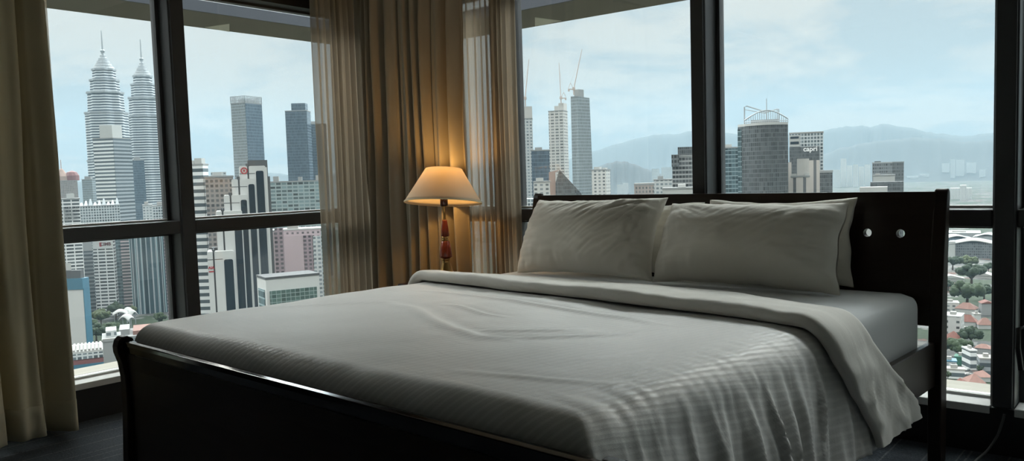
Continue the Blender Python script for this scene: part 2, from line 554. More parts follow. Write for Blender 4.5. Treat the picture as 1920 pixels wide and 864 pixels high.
def window_far(k, x0, x1, mull):
    r = empty('window_%d' % k, ((x0 + x1) / 2, YN, SILL), kind='structure')
    off = Vector(((x0 + x1) / 2, YN, SILL))

    def B(name, boxes, mt, bevel=.003, parent=r):
        mb = MB()
        for (a, b_, c_, d_, e_, f_) in boxes:
            mb.box(a - off.x, b_ - off.x, c_ - off.y, d_ - off.y, e_ - off.z, f_ - off.z)
        return mb.build(name, mt, parent, bevel=bevel)
    B('transom', [(x0, x1, YN + .004, GY + .02, T0, T1)], 'frame_metal', .006)
    fr_ = []
    for (a, b_) in ((SILL, T0), (T1, HEAD)):
        fr_ += [(x0, x0 + .018, GY - .022, GY + .025, a, b_), (x1 - .018, x1, GY - .022, GY + .025, a, b_),
                (x0 + .018, x1 - .018, GY - .022, GY + .025, b_ - .012, b_)]
    B('frame', fr_, 'frame_metal', .002)
    B('bottom_bar', [(x0 + .018, x1 - .018, GY - .022, GY + .025, SILL, SILL + .010)], 'sill_metal', .002)
    B('bottom_bar', [(x0 + .018, x1 - .018, GY - .022, GY + .025, T1, T1 + .010)], 'sill_metal', .002)
    B('pane', [(x0 + .015, x1 - .015, GY - .003, GY + .003, SILL + .01, T0 - .01)], 'window_glass', 0)
    B('pane', [(x0 + .015, x1 - .015, GY - .003, GY + .003, T1 + .01, HEAD - .01)], 'window_glass', 0)
    B('sill', [(x0, x1, YN - .002, GY + .03, SILL - .03, SILL)], 'sill_metal', .003)
    if mull:
        B('mullion', [(x0 - mull, x0, YN + .004, GY + .06, SILL, HEAD)], 'frame_metal', .006)
        B('cover_strip', [(x0 - mull + .006, x0 - .006, YN - .006, YN + .03, SILL, HEAD)], 'frame_metal', .004)
    return r


window_left(1, .45, 2.215, .085)
window_left(2, 2.30, 3.36, 0)
window_far(3, XW + .06, -2.95, 0)
window_far(4, -2.875, -1.770, .075)
window_far(5, -1.697, -.571, .073)
w6 = window_far(6, -.493, .98, .078)
window_far(7, 1.055, 2.6, .075)
# a dark lever on the frame of the last window
hb = MB().tube([(-.415, 0, 0), (-.43, -.03, .02), (-.452, -.05, .015), (-.452, -.055, -.05), (-.44, -.06, -.13)], .009, 10)
ho = hb.build('handle', 'dark_plastic', w6, smooth=True)
ho.location = (-.2685, 0, .29)

# the stone ledge that runs outside below the glass
lg = MB()
lg.box(GX - .34, GX - .03, .2, GY + .34, .02, .158)
lg.box(GX - .03, 1.3, GY + .03, GY + .30, .02, .158)
lo = tag(lg.build('ledge', ['ledge_stone']), kind='structure')
sm_ = MB().box(GX - .165, GX - .15, .2, GY + .15, .155, .162).box(GX - .15, 1.3, GY + .115, GY + .135, .155, .162).box(GX - .15, 1.3, GY + .045, GY + .058, .155, .162)
sm_.build('seam', 'seam', lo)

# the flat roof ring out above the windows
RZ = 2.68
ri = MB()
zo = RZ + .085
xo, xi, yo, yi = -7.85, -7.13, 7.25, 6.45
ri.box(xo, xi, -3.0, yo, RZ, zo)
ri.box(xi, 4.5, yi, yo, RZ, zo)
ring = tag(ri.build('roof_ring', 'soffit', loc=(0, 0, 0)), 'brown flat roof ring jutting out above both window walls', 'roof')
MB().box(xi, xi + .02, -3.0, yi, RZ - .002, RZ + .10).box(xi, 4.5, yi - .02, yi, RZ - .002, RZ + .10).build('fascia', 'fascia', ring)
MB().add([(-7.463, 4.771, RZ - .004), (-7.85, 5.013, RZ - .004), (-7.79, 4.70, RZ - .004), (-7.463, 4.771, RZ + .01), (-7.85, 5.013, RZ + .01), (-7.79, 4.70, RZ + .01)],
         [(0, 1, 2), (3, 5, 4), (0, 3, 4, 1), (1, 4, 5, 2), (2, 5, 3, 0)]).build('soffit_triangle', 'soffit_pale', ring)  # thin paler triangle on the ring's underside
MB().add([(-5.214, 6.821, RZ - .004), (-5.527, 7.227, RZ - .004), (-5.15, 7.19, RZ - .004), (-5.214, 6.821, RZ + .01), (-5.527, 7.227, RZ + .01), (-5.15, 7.19, RZ + .01)],
         [(0, 1, 2), (3, 5, 4), (0, 3, 4, 1), (1, 4, 5, 2), (2, 5, 3, 0)]).build('soffit_triangle', 'soffit_pale', ring)  # second paler triangle, under the far arm of the ring

# ------------------------------------------------------------------ the bed
BR = rad(-3.2)
BC = (-1.84, 2.2)     # bed centre in bed axes (l across, d towards the head)
ex = Vector((math.cos(BR), math.sin(BR), 0))
en = Vector((-math.sin(BR), math.cos(BR), 0))
BORG = ex * BC[0] + en * BC[1]


def bedthing(name, label, cat, group=None, l=BC[0], d=BC[1], z=0.0):
    p_ = ex * l + en * d
    return empty(name, (p_.x, p_.y, z), BR, label, cat, group)


bed = bedthing('bed', 'black wooden sleigh bed frame with a tall headboard, under grey bedding', 'bed')
LX, RX = -2.814 - BC[0], -.864 - BC[0]
RF_ = -.792 - BC[0]          # the foot end stands a little wider


def loc2(d):
    return d - BC[1]


# headboard panel with round holes
hp = bmesh.new()
zb, zt = .50, .980
x0, x1 = LX + .035, RX - .035
holes = [(-1.134 - BC[0], .828), (-1.016 - BC[0], .828), (-(-1.134 - BC[0]), .828), (-(-1.016 - BC[0]), .828)]
mbp = MB()
hr, hs = .0155, 20
hx = sorted(h[0] for h in holes)
cuts = [x0]
for h in hx:
    cuts += [h - .03, h + .03]
cuts.append(x1)
dF = lambda z: loc2(3.180 + .045 * sm(.55, 1.0, z))
TH = .032


def quad2(ax, az, bx, bz):
    n_ = 6
    for k in range(n_):
        z0_, z1_ = az + (bz - az) * k / n_, az + (bz - az) * (k + 1) / n_
        mbp.add([(ax, dF(z0_), z0_), (bx, dF(z0_), z0_), (bx, dF(z1_), z1_), (ax, dF(z1_), z1_),
                 (ax, dF(z0_) + TH, z0_), (bx, dF(z0_) + TH, z0_), (bx, dF(z1_) + TH, z1_), (ax, dF(z1_) + TH, z1_)],
                [(0, 1, 2, 3), (5, 4, 7, 6)])


for i in range(len(cuts) - 1):
    a, b_ = cuts[i], cuts[i + 1]
    if i % 2 == 0:
        quad2(a, zb, b_, zt)
    else:
        h = (a + b_) / 2
        zc = .828
        quad2(a, zb, b_, zc - .03)
        quad2(a, zc + .03, b_, zt)
        ringi, ringo = [], []
        for k in range(hs):
            t = 2 * PI * k / hs
            c_, s_ = math.cos(t), math.sin(t)
            q = .03 / max(abs(c_), abs(s_))
            ringi.append((h + hr * c_, zc + hr * s_))
            ringo.append((h + q * c_, zc + q * s_))
        vs = []
        for pts in (ringi, ringo):
            vs += [(p[0], dF(p[1]), p[1]) for p in pts]
        for pts in (ringi, ringo):
            vs += [(p[0], dF(p[1]) + TH, p[1]) for p in pts]
        fs = []
        for k in range(hs):
            k2 = (k + 1) % hs
            fs += [(k, k2, hs + k2, hs + k), (2 * hs + k2, 2 * hs + k, 3 * hs + k, 3 * hs + k2), (k2, k, 2 * hs + k, 2 * hs + k2)]
        mbp.add(vs, fs)
for (ax, bx, z_) in ((x0, x1, zb), (x0, x1, zt)):
    mbp.add([(ax, dF(z_), z_), (bx, dF(z_), z_), (bx, dF(z_) + TH, z_), (ax, dF(z_) + TH, z_)], [(0, 1, 2, 3)])
hbo = mbp.build('headboard', 'dark_wood', bed)


def post_profile(kind):
    if kind == 'head':
        return [(loc2(3.172), 0), (loc2(3.172), .45), (loc2(3.180), .62), (loc2(3.200), .80), (loc2(3.222), .93), (loc2(3.228), .965),
                (loc2(3.236), .985), (loc2(3.25), .992), (loc2(3.263), .985), (loc2(3.268), .965), (loc2(3.262), .90), (loc2(3.250), .75),
                (loc2(3.244), .55), (loc2(3.244), .30), (loc2(3.240), 0)]
    return [(loc2(1.106), 0), (loc2(1.110), .17), (loc2(1.120), .38), (loc2(1.119), .46), (loc2(1.112), .51), (loc2(1.101), .545), (loc2(1.100), .565), (loc2(1.106), .585),
            (loc2(1.118), .596), (loc2(1.134), .598), (loc2(1.150), .590), (loc2(1.157), .574), (loc2(1.156), .54), (loc2(1.158), .46), (loc2(1.160), .38), (loc2(1.158), .17), (loc2(1.154), 0)]


for (a, b_) in ((LX, LX + .045), (RX - .045, RX)):
    MB().slab(post_profile('head'), a, b_).build('post', 'dark_wood', bed, bevel=.005)
for (a, b_) in ((LX, LX + .045), (RF_ - .045, RF_)):
    MB().slab(post_profile('foot'), a, b_).build('leg', 'dark_wood', bed, bevel=.004)
# footboard: curved sleigh panel with a sloping polished top edge
prof = [(loc2(1.128), .09), (loc2(1.131), .25), (loc2(1.133), .40), (loc2(1.128), .49), (loc2(1.121), .545), (loc2(1.117), .568), (loc2(1.120), .580), (loc2(1.129), .586),
        (loc2(1.139), .585), (loc2(1.147), .576), (loc2(1.149), .56), (loc2(1.150), .50), (loc2(1.153), .40), (loc2(1.151), .25), (loc2(1.148), .09)]
MB().slab([(y_, z_) for y_, z_ in prof if z_ < .55] , LX + .045, RF_ - .045).build('footboard', 'dark_wood', bed, bevel=.002)
MB().slab([(loc2(1.1205), .5455), (loc2(1.1165), .568), (loc2(1.1168), .579), (loc2(1.1180), .5818), (loc2(1.1290), .5842), (loc2(1.140), .5835), (loc2(1.149), .579), (loc2(1.1497), .5455)], LX + .045, RF_ - .045).build('top_edge', 'dark_gloss', bed, bevel=.0012, seg=3)
for s_, (a, b_) in ((-1, (LX + .012, LX + .037)), (1, (RX - .045, RX - .020))):
    MB().box(a, b_, loc2(1.158), loc2(3.172), .285, .445).build('side_rail', 'dark_wood', bed, bevel=.004)
MB().box(LX + .037, RX - .045, loc2(1.16), loc2(3.165), .34, .36).build('slat_base', 'dark_wood', bed)

# ------------------------------------------------------------------ mattress
ML, MR, MF, MH, MZ0, MZ1 = -2.755, -.925, 1.185, 3.165, .362, .622


def rbox(nx, ny, nz_, x0, x1, y0, y1, z0, z1, r):
    """box with rounded edges as one grid-like closed mesh"""
    bm = bmesh.new()
    bmesh.ops.create_cube(bm, size=1)
    bmesh.ops.subdivide_edges(bm, edges=bm.edges, cuts=18, use_grid_fill=True)
    hx, hy, hz = (x1 - x0) / 2, (y1 - y0) / 2, (z1 - z0) / 2
    cx, cy, cz = (x0 + x1) / 2, (y0 + y1) / 2, (z0 + z1) / 2
    for v in bm.verts:
        p = Vector((v.co.x * 2, v.co.y * 2, v.co.z * 2))
        q = Vector()
        for i, h in enumerate((hx, hy, hz)):
            a = p[i]
            # crowd the grid towards the edges
            t = math.copysign(1 - (1 - abs(a)) ** 1.8, a)
            q[i] = t * h
        c_ = Vector([max(-h + r, min(h - r, q[i])) for i, h in enumerate((hx, hy, hz))])
        d_ = q - c_
        if d_.length > 1e-6:
            m_ = max(abs(d_.x), abs(d_.y), abs(d_.z))
            d_ = d_.normalized() * min(r, m_) if m_ >= r * .999 else d_.normalized() * m_
        q = c_ + d_
        v.co = (q.x + cx, q.y + cy, q.z + cz)
    return bm


bm = rbox(0, 0, 0, ML - BC[0], MR - BC[0], loc2(MF), loc2(MH), 0, MZ1 - MZ0, .055)
me = bpy.data.meshes.new('mattress')
bm.to_mesh(me)
bm.free()
me.materials.append(MATS['mattress_cloth'])
me.polygons.foreach_set('use_smooth', [True] * len(me.polygons))
mo = bpy.data.objects.new('mattress', me)
COL.objects.link(mo)
mo.location = (BORG.x, BORG.y, MZ0)
mo.rotation_euler = (0, 0, BR)
tag(mo, 'mattress in a smooth pale grey fitted sheet, bare beside the pillows', 'mattress')

# ------------------------------------------------------------------ the sheet
CL, CR = -2.785, -.892      # where the cloth turns over the two edges
CZ = .634
W = CR - CL
RC = .075
DROP_R, DROP_L = .365, .30


def cross(s):
    """s = distance along the cloth from the middle line -> (l, z)"""
    h = W / 2
    q = abs(s)
    sg = 1 if s > 0 else -1
    if q <= h - RC:
        return (CL + CR) / 2 + s, 0.0
    a = q - (h - RC)
    if a < RC * PI / 2:
        t = a / RC
        return (CL + CR) / 2 + sg * (h - RC + RC * math.sin(t)), -RC * (1 - math.cos(t))
    e = a - RC * PI / 2
    return (CL + CR) / 2 + sg * (h + .10 * e), -RC - e * .99


S0, S1 = -(W / 2 - RC + RC * PI / 2 + DROP_L), (W / 2 - RC + RC * PI / 2 + DROP_R - RC)


def far_edge(l, z):
    """where the cloth ends towards the pillows"""
    d = 2.60 + .06 * math.cos((l + 1.8) * 1.5)
    d -= .13 * sm(-1.45, -.88, l)
    d += .40 * sm(0, 1, -z / .42) if l > -1.8 else 0
    return d


def near_edge(l, z):
    d = 2.375 - .085 * (l + 2.7) - .05 * sm(-1.3, -.85, l)
    d += .26 * sm(0, 1, -z / .40) if l > -1.8 else 0
    return d


def seg_dist(px, py, pts):
    best = 9.0
    tt = 0
    n_ = len(pts) - 1
    for i in range(n_):
        ax, ay = pts[i]
        bx, by = pts[i + 1]
        vx, vy = bx - ax, by - ay
        t = ((px - ax) * vx + (py - ay) * vy) / (vx * vx + vy * vy)
        t = max(0, min(1, t))
        dx, dy = px - ax - t * vx, py - ay - t * vy
        dd = math.hypot(dx, dy)
        if dd < abs(best):
            sd = math.copysign(dd, vx * dy - vy * dx)
            best = sd
            tt = (i + t) / n_
    return best, tt


CREASES = [  # polyline in bed axes, height, width
    ([(-2.55, 2.20), (-2.15, 2.18), (-1.75, 2.13), (-1.45, 2.10), (-1.25, 2.02)], .008, .020),
    ([(-2.42, 1.90), (-2.18, 1.86), (-1.95, 1.74), (-1.78, 1.66), (-1.62, 1.62), (-1.50, 1.66)], .007, .028),
    ([(-1.62, 1.62), (-1.48, 1.72), (-1.36, 1.84), (-1.30, 1.93)], .008, .018),
    ([(-1.75, 1.66), (-1.60, 1.76), (-1.50, 1.84), (-1.46, 1.90)], .006, .016),
    ([(-2.16, 1.98), (-2.02, 1.95), (-1.90, 1.91), (-1.78, 1.90)], .006, .014),
    ([(-2.70, 1.55), (-2.50, 1.80), (-2.35, 1.93)], .005, .022),
    ([(-1.40, 1.30), (-1.15, 1.36), (-1.0, 1.42)], .005, .02),
]


def wrinkle(l, d):
    h = .006 * fbm(l * 2.3, d * 2.3, 3.1, 3)
    h += .0028 * noise.noise(Vector((l * 9 - d * 3.5, d * 3.0 + l, 7.7)))
    for pts, a, wd in CREASES:
        q, t = seg_dist(l, d, pts)
        if abs(q) < wd * 4:
            en_ = math.sin(PI * min(1, max(0, t))) ** .5
            x = q / wd
            h += a * en_ * (math.exp(-x * x) - .45 * math.exp(-((x - 1.7) / 1.2) ** 2))
    return h


def pleat(d, dep, l):
    """outward swing of the hanging cloth: uprights that deepen towards the hem"""
    a = sm(.02, .22, dep)
    x = d * 19 + 1.1 * noise.noise(Vector((d * 3.1, dep * 3, 1.3))) - dep * 2.4
    r1 = 1 - 2 * abs(noise.noise(Vector((x * .62, dep * 1.2, 4.4))))
    r2 = noise.noise(Vector((x * 1.6, dep * 4.0, 9.2)))
    r3 = noise.noise(Vector((x * .25, .3, 2.2)))
    return a * (.012 + .024 * r1 * abs(r1) + .009 * r2 + .014 * r3) + .005 * sm(.0, .05, dep) * noise.noise(Vector((d * 34, dep * 7, .5)))


RF = .055
DF0 = 1.163
FDROP = .16


def along(t):
    """t = distance along the cloth from the foot end -> (d, z)"""
    a = t - FDROP
    if a < 0:
        return DF0, -RF + a
    if a < RF * PI / 2:
        k = a / RF
        return DF0 + RF * (1 - math.cos(k)), -RF * (1 - math.sin(k))
    return DF0 + RF + a - RF * PI / 2, 0.0


def cover_pt(u, v):
    s = S0 + (S1 - S0) * u
    l, zs = cross(s)
    dend = far_edge(l, zs) - .03
    tl = FDROP + RF * PI / 2 + (dend - DF0 - RF)
    d, zt_ = along(tl * v)
    dep = -zs
    z = CZ - ((-zs) ** 3 + (-zt_) ** 3) ** (1 / 3)
    wr_ = wrinkle(l, d)
    fade = 1 - sm(.0, .07, dep)
    z += wr_ * fade * (1 - sm(.0, .1, -zt_))
    if l > -1.8:
        # shoulder creases where the cloth goes over the edge
        sh = sm(-1.10, -.93, l) * (1 - sm(.02, .14, dep))
        z += .0055 * sh * noise.noise(Vector((d * 32 + l * 9, l * 4, 5.5)))
        l += pleat(d, dep, l)
        if l < -.873:
            l += (-.873 - l) * sm(.08, .20, dep)
    else:
        l -= .6 * pleat(d + 5, dep, l)
        l = max(l, -2.84)
    # the foot end hangs behind the footboard
    d = max(d, 1.160)
    z += -.012 * sm(.1, .3, dep) * (1 + noise.noise(Vector((d * 6, 0, 0)))) if l > -1.8 else 0
    return (l - BC[0], d - BC[1], z)


sheet = bedthing('bed_sheet', 'pale grey striped bed cover smoothed over the mattress with a turned-down top', 'bedspread')
MB().grid(cover_pt, 250, 230).build('cover', 'sheet', sheet, smooth=True, solid=.006, fix=False)


def band_pt(u, v):
    """the turned-down top edge: a soft roll lying over the cover; v goes round its section"""
    s = S0 + (S1 - S0) * u
    l, z = cross(s)
    l2, z2 = cross(s + .002)
    tx, tz = l2 - l, z2 - z
    q = math.hypot(tx, tz)
    nl, nz_ = -tz / q, tx / q
    if nz_ < 0 and z > -.001:
        nl, nz_ = -nl, -nz_
    a, b_ = near_edge(l, z), far_edge(l, z)
    a += .008 * noise.noise(Vector((s * 4, 1.5, 0)))
    n_ = noise.noise(Vector((s * 7, 0, 3)))
    th = .043 + .008 * noise.noise(Vector((s * 3.0, 5, 0)))
    # section: a soft rounded front, a flat top thinning towards the pillows, a flat underside
    th *= 1 - .45 * sm(.03, .25, -z)
    rr = th / 2
    if v < .6:
        k = v / .6
        if k < .4:
            t = -PI / 2 + PI * k / .4
            d = a + rr - rr * 1.15 * math.cos(t)
            hgt = rr + rr * math.sin(t)
        else:
            k = (k - .4) / .6
            d = a + rr + (b_ - a - rr) * k
            hgt = th * (1 - .62 * sm(.0, 1.0, k)) * (1 - sm(.93, 1.0, k) * .7)
    else:
        k = (1 - v) / .4
        d = a + rr + (b_ - a - rr) * k
        hgt = -.004 * math.sin(k * PI)
    hgt += .0045 * math.sin(min(v * 2, (1 - v) * 2) * PI) * noise.noise(Vector((s * 14, d * 9, 2)))
    dep = -z
    off = hgt + .009
    if l > -1.8:
        l += .45 * pleat(d * .7 + 2, dep, l) + .006 * sm(.05, .3, dep)
        cr = noise.noise(Vector((d * 11 - dep * 6, dep * 9 + d * 3, 8.8)))
        l += .010 * sm(.06, .16, dep) * (1 - 2 * abs(cr)) * sm(.0, .05, d - a) * sm(.0, .04, b_ - d)
        if l < -.866:
            l += (-.866 - l) * sm(.03, .22, dep)
    else:
        l -= .012
    l += nl * off
    z += nz_ * off
    return (l - BC[0], d - BC[1], CZ + z + .004 * (1 - sm(0, .05, dep)) * fbm(l * 3, d * 3, 1, 2))


MB().grid(band_pt, 280, 56).build('turned_down_edge', 'fold_cloth', sheet, smooth=True, fix=True)


# ------------------------------------------------------------------ pillows
def pillow(label, l, d, z, w_, h_, t_, lean, yaw=0.0, roll=0.0, seed=0, crease=None, hem=0.0, group=None):
    r = empty('pillow', (0, 0, 0), 0, label, 'pillow', group)
    p_ = ex * l + en * d
    r.location = (p_.x, p_.y, z)
    r.rotation_euler = (0, 0, BR + yaw)

    def pt(u, v, sg):
        a, b_ = u * 2 - 1, v * 2 - 1
        x = w_ / 2 * a * (1 - .045 * (1 - b_ * b_)) * (1 - .02 * b_)
        y = h_ / 2 * b_ * (1 - .10 * (1 - a * a))
        x += .008 * noise.noise(Vector((b_ * 2.5, seed, 1))) * abs(a)
        y += .009 * noise.noise(Vector((a * 3.0, seed, 5))) * abs(b_)
        e1 = max(0.0, 1 - abs(a) ** 2.6)
        e2 = max(0.0, 1 - abs(b_) ** 2.4)
        hgt = t_ / 2 * (e1 ** .54) * (e2 ** .54) * (1.25 if sg > 0 else .40)
        hgt *= 1 + .12 * noise.noise(Vector((a * 1.4, b_ * 1.4, seed + 2.2)))
        # puckers along the seams
        edge = (1 - e2 * e1)
        pk = noise.noise(Vector((a * 13, b_ * 2.5, seed))) * (1 - e2) + noise.noise(Vector((a * 2.5, b_ * 9, seed + 4))) * (1 - e1)
        hgt += .010 * pk * min(1, e1 * 5) * min(1, e2 * 5)
        if crease and sg > 0:
            # drag lines fanning down from the upper corner
            cx, cy, amp = crease
            ang = math.atan2((b_ - cy) * h_, (a - cx) * w_)
            rr = math.hypot((b_ - cy) * h_, (a - cx) * w_) / w_ * 2
            fan = noise.noise(Vector((ang * 11, rr * .6, seed + 8)))
            fan = 1 - 2 * abs(fan)
            hgt += amp * fan * sm(.10, .35, rr) * (1 - sm(.9, 1.5, rr)) * min(1, e1 * 3) * min(1, e2 * 3)
            line = noise.noise(Vector(((a * w_ * .62 - b_ * h_ * .80) * 22, (a * w_ * .8 + b_ * h_ * .62) * 3, seed)))
            hgt += amp * .8 * (1 - 2 * abs(line)) * sm(-.5, .5, a * .8 + b_ * .4) * min(1, e1 * 2.5) * min(1, e2 * 2.5)
        hgt += .004 * noise.noise(Vector((a * 6, b_ * 5, seed + 6))) * min(1, e1 * 3) * min(1, e2 * 3)
        if hem and a > .88:
            k = (a - .88) / .12
            x += hem * k
            hgt = max(hgt, .006)
        # sag: the bottom rests broad on the mattress
        q = Vector((x, -sg * hgt - .02 * (1 - b_ * b_), y + h_ / 2))
        # lean back about the bottom edge
        cl, sl = math.cos(lean), math.sin(lean)
        q = Vector((q.x, q.y * cl + q.z * sl, -q.y * sl + q.z * cl))
        cr_, sr = math.cos(roll), math.sin(roll)
        q = Vector((q.x * cr_ - q.z * sr, q.y, q.x * sr + q.z * cr_))
        return (q.x, q.y, max(q.z, -.004 if z < .66 else -1))
    mb = MB()
    mb.grid(lambda u, v: pt(u, v, 1), 90, 60)
    mb.grid(lambda u, v: pt(u, v, -1), 90, 60)
    o = mb.build('pillow_body', 'pillow_cloth', None, smooth=True, fix=False)
    bm_ = bmesh.new()
    bm_.from_mesh(o.data)
    bmesh.ops.remove_doubles(bm_, verts=bm_.verts, dist=.0008)
    bmesh.ops.recalc_face_normals(bm_, faces=bm_.faces)
    bm_.to_mesh(o.data)
    bm_.free()
    loc, rot = r.location.copy(), r.rotation_euler.copy()
    bpy.data.objects.remove(r)
    o.name = 'pillow'
    o.data.name = 'pillow'
    o.location = loc
    o.rotation_euler = rot
    tag(o, label, 'pillow', group)
    return o


GP = 'pillows against the headboard'
pillow('wrinkled front pillow with creases fanning from its upper right corner', -2.268, 2.90, .628, .76, .375, .19, rad(25), rad(-2), rad(.6), 1.0, (.95, .95, .013), 0, GP)
pillow('smooth plump front pillow nearest the two round headboard holes', -1.520, 2.92, .628, .738, .352, .23, rad(25), rad(1.5), rad(-.3), 4.3, (-1.0, 1.0, .004), .012, GP)
pillow('back pillow whose corner peeks out between the two front pillows', -2.175, 3.10, .628, .775, .325, .10, rad(13), 0, 0, 7.7, None, 0, GP)
pillow('back pillow whose pointed corner rises behind the smooth plump pillow', -1.465, 3.108, .628, .63, .340, .10, rad(13), 0, rad(.8), 9.1, None, 0, GP)

# ------------------------------------------------------------------ nightstand and lamp
NX, NY, NZ = -2.872, 3.072, .56
ns = empty('nightstand', (NX, NY, 0), rad(-1.5), 'dark reddish wooden nightstand tucked between the bed and the corner curtains', 'nightstand')
MB().box(-.222, .222, -.225, .225, NZ - .028, NZ).build('top', 'night_wood', ns, bevel=.006)
MB().box(-.195, .195, -.19, .205, .16, NZ - .028).build('body', 'night_wood', ns, bevel=.003)
dr = MB().box(-.175, .175, -.203, -.188, .37, NZ - .05).build('drawer', 'night_wood', ns, bevel=.004)
MB().lathe([(.004, 0), (.006, .008), (.012, .016), (.010, .022), (.002, .024)], 16).build('knob', 'brass', dr, smooth=True, loc=(0, -.203, .44), rot=(rad(90), 0, 0))
for sx in (-1, 1):
    for sy in (-1, 1):
        MB().box(sx * .17 - .018, sx * .17 + .018, sy * .165 - .018, sy * .165 + .018, 0, .162).build('leg', 'night_wood', ns, bevel=.003)

LPX, LPY = -3.035, 3.145
lamp = empty('table_lamp', (LPX, LPY, NZ), 0, 'lit table lamp with a cream cone shade and turned red wooden stem', 'lamp')
MB().lathe([(.060, 0), (.066, .004), (.066, .010), (.060, .016), (.050, .022), (.040, .028), (.034, .040), (.028, .060), (.023, .078), (.019, .090), (.022, .095), (.024, .100), (.018, .106)], 40).build('base', 'brass', lamp, smooth=True)
MB().lathe([(.018, .104), (.032, .110), (.033, .116), (.029, .150), (.022, .190), (.017, .196)], 40).build('stem', 'red_wood', lamp, smooth=True)
MB().lathe([(.012, .192), (.019, .197), (.020, .202), (.013, .207), (.018, .212), (.018, .217), (.011, .221)], 32).build('ring', 'brass', lamp, smooth=True)
MB().lathe([(.015, .217), (.022, .222), (.019, .255), (.013, .300), (.010, .306)], 32).build('stem', 'red_wood', lamp, smooth=True)
MB().lathe([(.006, .302), (.0085, .310), (.0065, .320), (.0065, .375), (.009, .380)], 24).build('pole', 'brass', lamp, smooth=True)
MB().lathe([(.016, .376), (.020, .382), (.020, .420), (.017, .430)], 28).build('socket', 'night_wood', lamp, smooth=True)
bulb = MB().lathe([(.012, .428), (.014, .440), (.022, .458), (.026, .475), (.022, .492), (.012, .502), (.002, .505)], 24).build('bulb', 'bulb_glow', lamp, smooth=True)
shade = MB().grid(lambda u, v: ((.201 - .107 * v) * math.cos(2 * PI * u), (.201 - .107 * v) * math.sin(2 * PI * u), .395 + .176 * v), 64, 12, True)
sh = shade.build('lamp_shade', 'shade_cloth', lamp, smooth=True, solid=.002)
va = math.atan2(LPY, LPX)      # the shade hangs tipped: its mouth turned a little to the room
T_ = Matrix.Translation((0, 0, .48)) @ Matrix.Rotation(rad(7), 4, Vector((-math.sin(va), math.cos(va), 0))) @ Matrix.Rotation(rad(3.2), 4, Vector((math.cos(va), math.sin(va), 0))) @ Matrix.Translation((0, 0, -.48))
sh.matrix_local = T_
MB().grid(lambda u, v: ((.2025 - .004 * math.sin(v * PI * 2) * .5) * math.cos(2 * PI * u), .2025 * math.sin(2 * PI * u), .393 + .006 * v), 64, 3, True).build('rim', 'lamp_lining', sh, smooth=True, solid=.002)
spd = MB()
for k in range(3):
    a = 2 * PI * k / 3 + .3
    spd.tube([(0, 0, .43), (.03 * math.cos(a), .03 * math.sin(a), .47), (.05 * math.cos(a), .05 * math.sin(a), .52), (.094 * math.cos(a), .094 * math.sin(a), .569)], .0016, 6)
spd.build('shade_carrier', 'brass', lamp, smooth=True)
ld = bpy.data.lights.new('bulb_light', 'POINT')
ld.energy = 4.4
ld.color = (1, .56, .17)
ld.shadow_soft_size = .03
lo_ = bpy.data.objects.new('bulb_light', ld)
COL.objects.link(lo_)
lo_.parent = lamp
lo_.location = (0, 0, .53)


# ------------------------------------------------------------------ curtains
def curtain(name, label, cat, p0, p1, zt_, zb_, folds, amp, mt, seed, nu=220, nv=60, gather=0.0, thick=0.0, lean=0.0, sharp=1.0, drift=.35, hem=False, tilt=0.0):
    """cloth hanging between the floor points p0 and p1; folds swing to both sides of that line"""
    p0, p1 = Vector((*p0, 0)), Vector((*p1, 0))
    dx = p1 - p0
    ln_ = dx.length
    t_ = dx.normalized()
    nrm = Vector((-t_.y, t_.x, 0))
    r = empty(name, p0, 0, label, cat)

    def pt(u, v):
        z = zt_ + (zb_ - zt_) * v
        g = noise.noise(Vector((u * folds * .45, seed, 0))) * 1.4
        ph = u * folds * 2 * PI + g * 2.2 + drift * noise.noise(Vector((u * 3 + seed, v * 1.6, 3))) * 6
        w1 = math.sin(ph)
        w1 = math.copysign(abs(w1) ** sharp, w1)
        a = amp * (.75 + .45 * noise.noise(Vector((u * folds * .8, seed + 3, v * .8)))) * (.55 + .45 * sm(0, .25, v)) * (1 + .25 * v)
        off = a * w1 + .3 * a * math.sin(ph * 2.3 + seed) + .2 * amp * noise.noise(Vector((u * 40, v * 3, seed)))
        along_ = u + .25 / max(folds, 1) * math.cos(ph) * .5
        along_ += lean * v * (u - .5)
        q = t_ * (along_ * ln_ + tilt * v) + nrm * (off + gather * v * (1 - u))
        return (q.x, q.y, z)
    MB().grid(pt, nu, nv).build('cloth', mt, r, smooth=True, fix=False, solid=thick)
    if hem:
        MB().grid(lambda u, v: tuple(Vector(pt(u, 1 - .055 * (1 - v))) + nrm * (-.003)), nu, 4).build('hem', mt, r, smooth=True, fix=False, solid=.002)
    return r


curtain('curtain', 'heavy khaki drape hanging in deep folds at the left edge of the view', 'curtain', (-3.72, .75), (-3.86, 1.575), 2.5, .035, 6.2, .07, 'drape_cloth', 2.3, 240, 60, thick=.003, sharp=.8, hem=True, drift=.22)
curtain('sheer_curtain', 'narrow strip of sheer net showing behind the khaki drape', 'curtain', (-3.95, 1.34), (-3.945, 1.612), 2.5, .05, 5, .014, 'sheer_cloth', 5.1, 90, 30)
curtain('sheer_curtain', 'beige sheer curtain on the left window beside the corner', 'curtain', (-3.90, 3.005), (-3.88, 3.385), 2.5, .03, 8.5, .024, 'sheer_cloth', 8.4, 220, 60, drift=.25, sharp=.9)
curtain('curtain', 'heavy beige drape gathered in the corner behind the table lamp', 'curtain', (-3.83, 3.335), (-3.075, 3.362), 2.5, .03, 8.5, .052, 'corner_cloth', 4.9, 320, 70, thick=.003, sharp=.85, drift=.45)
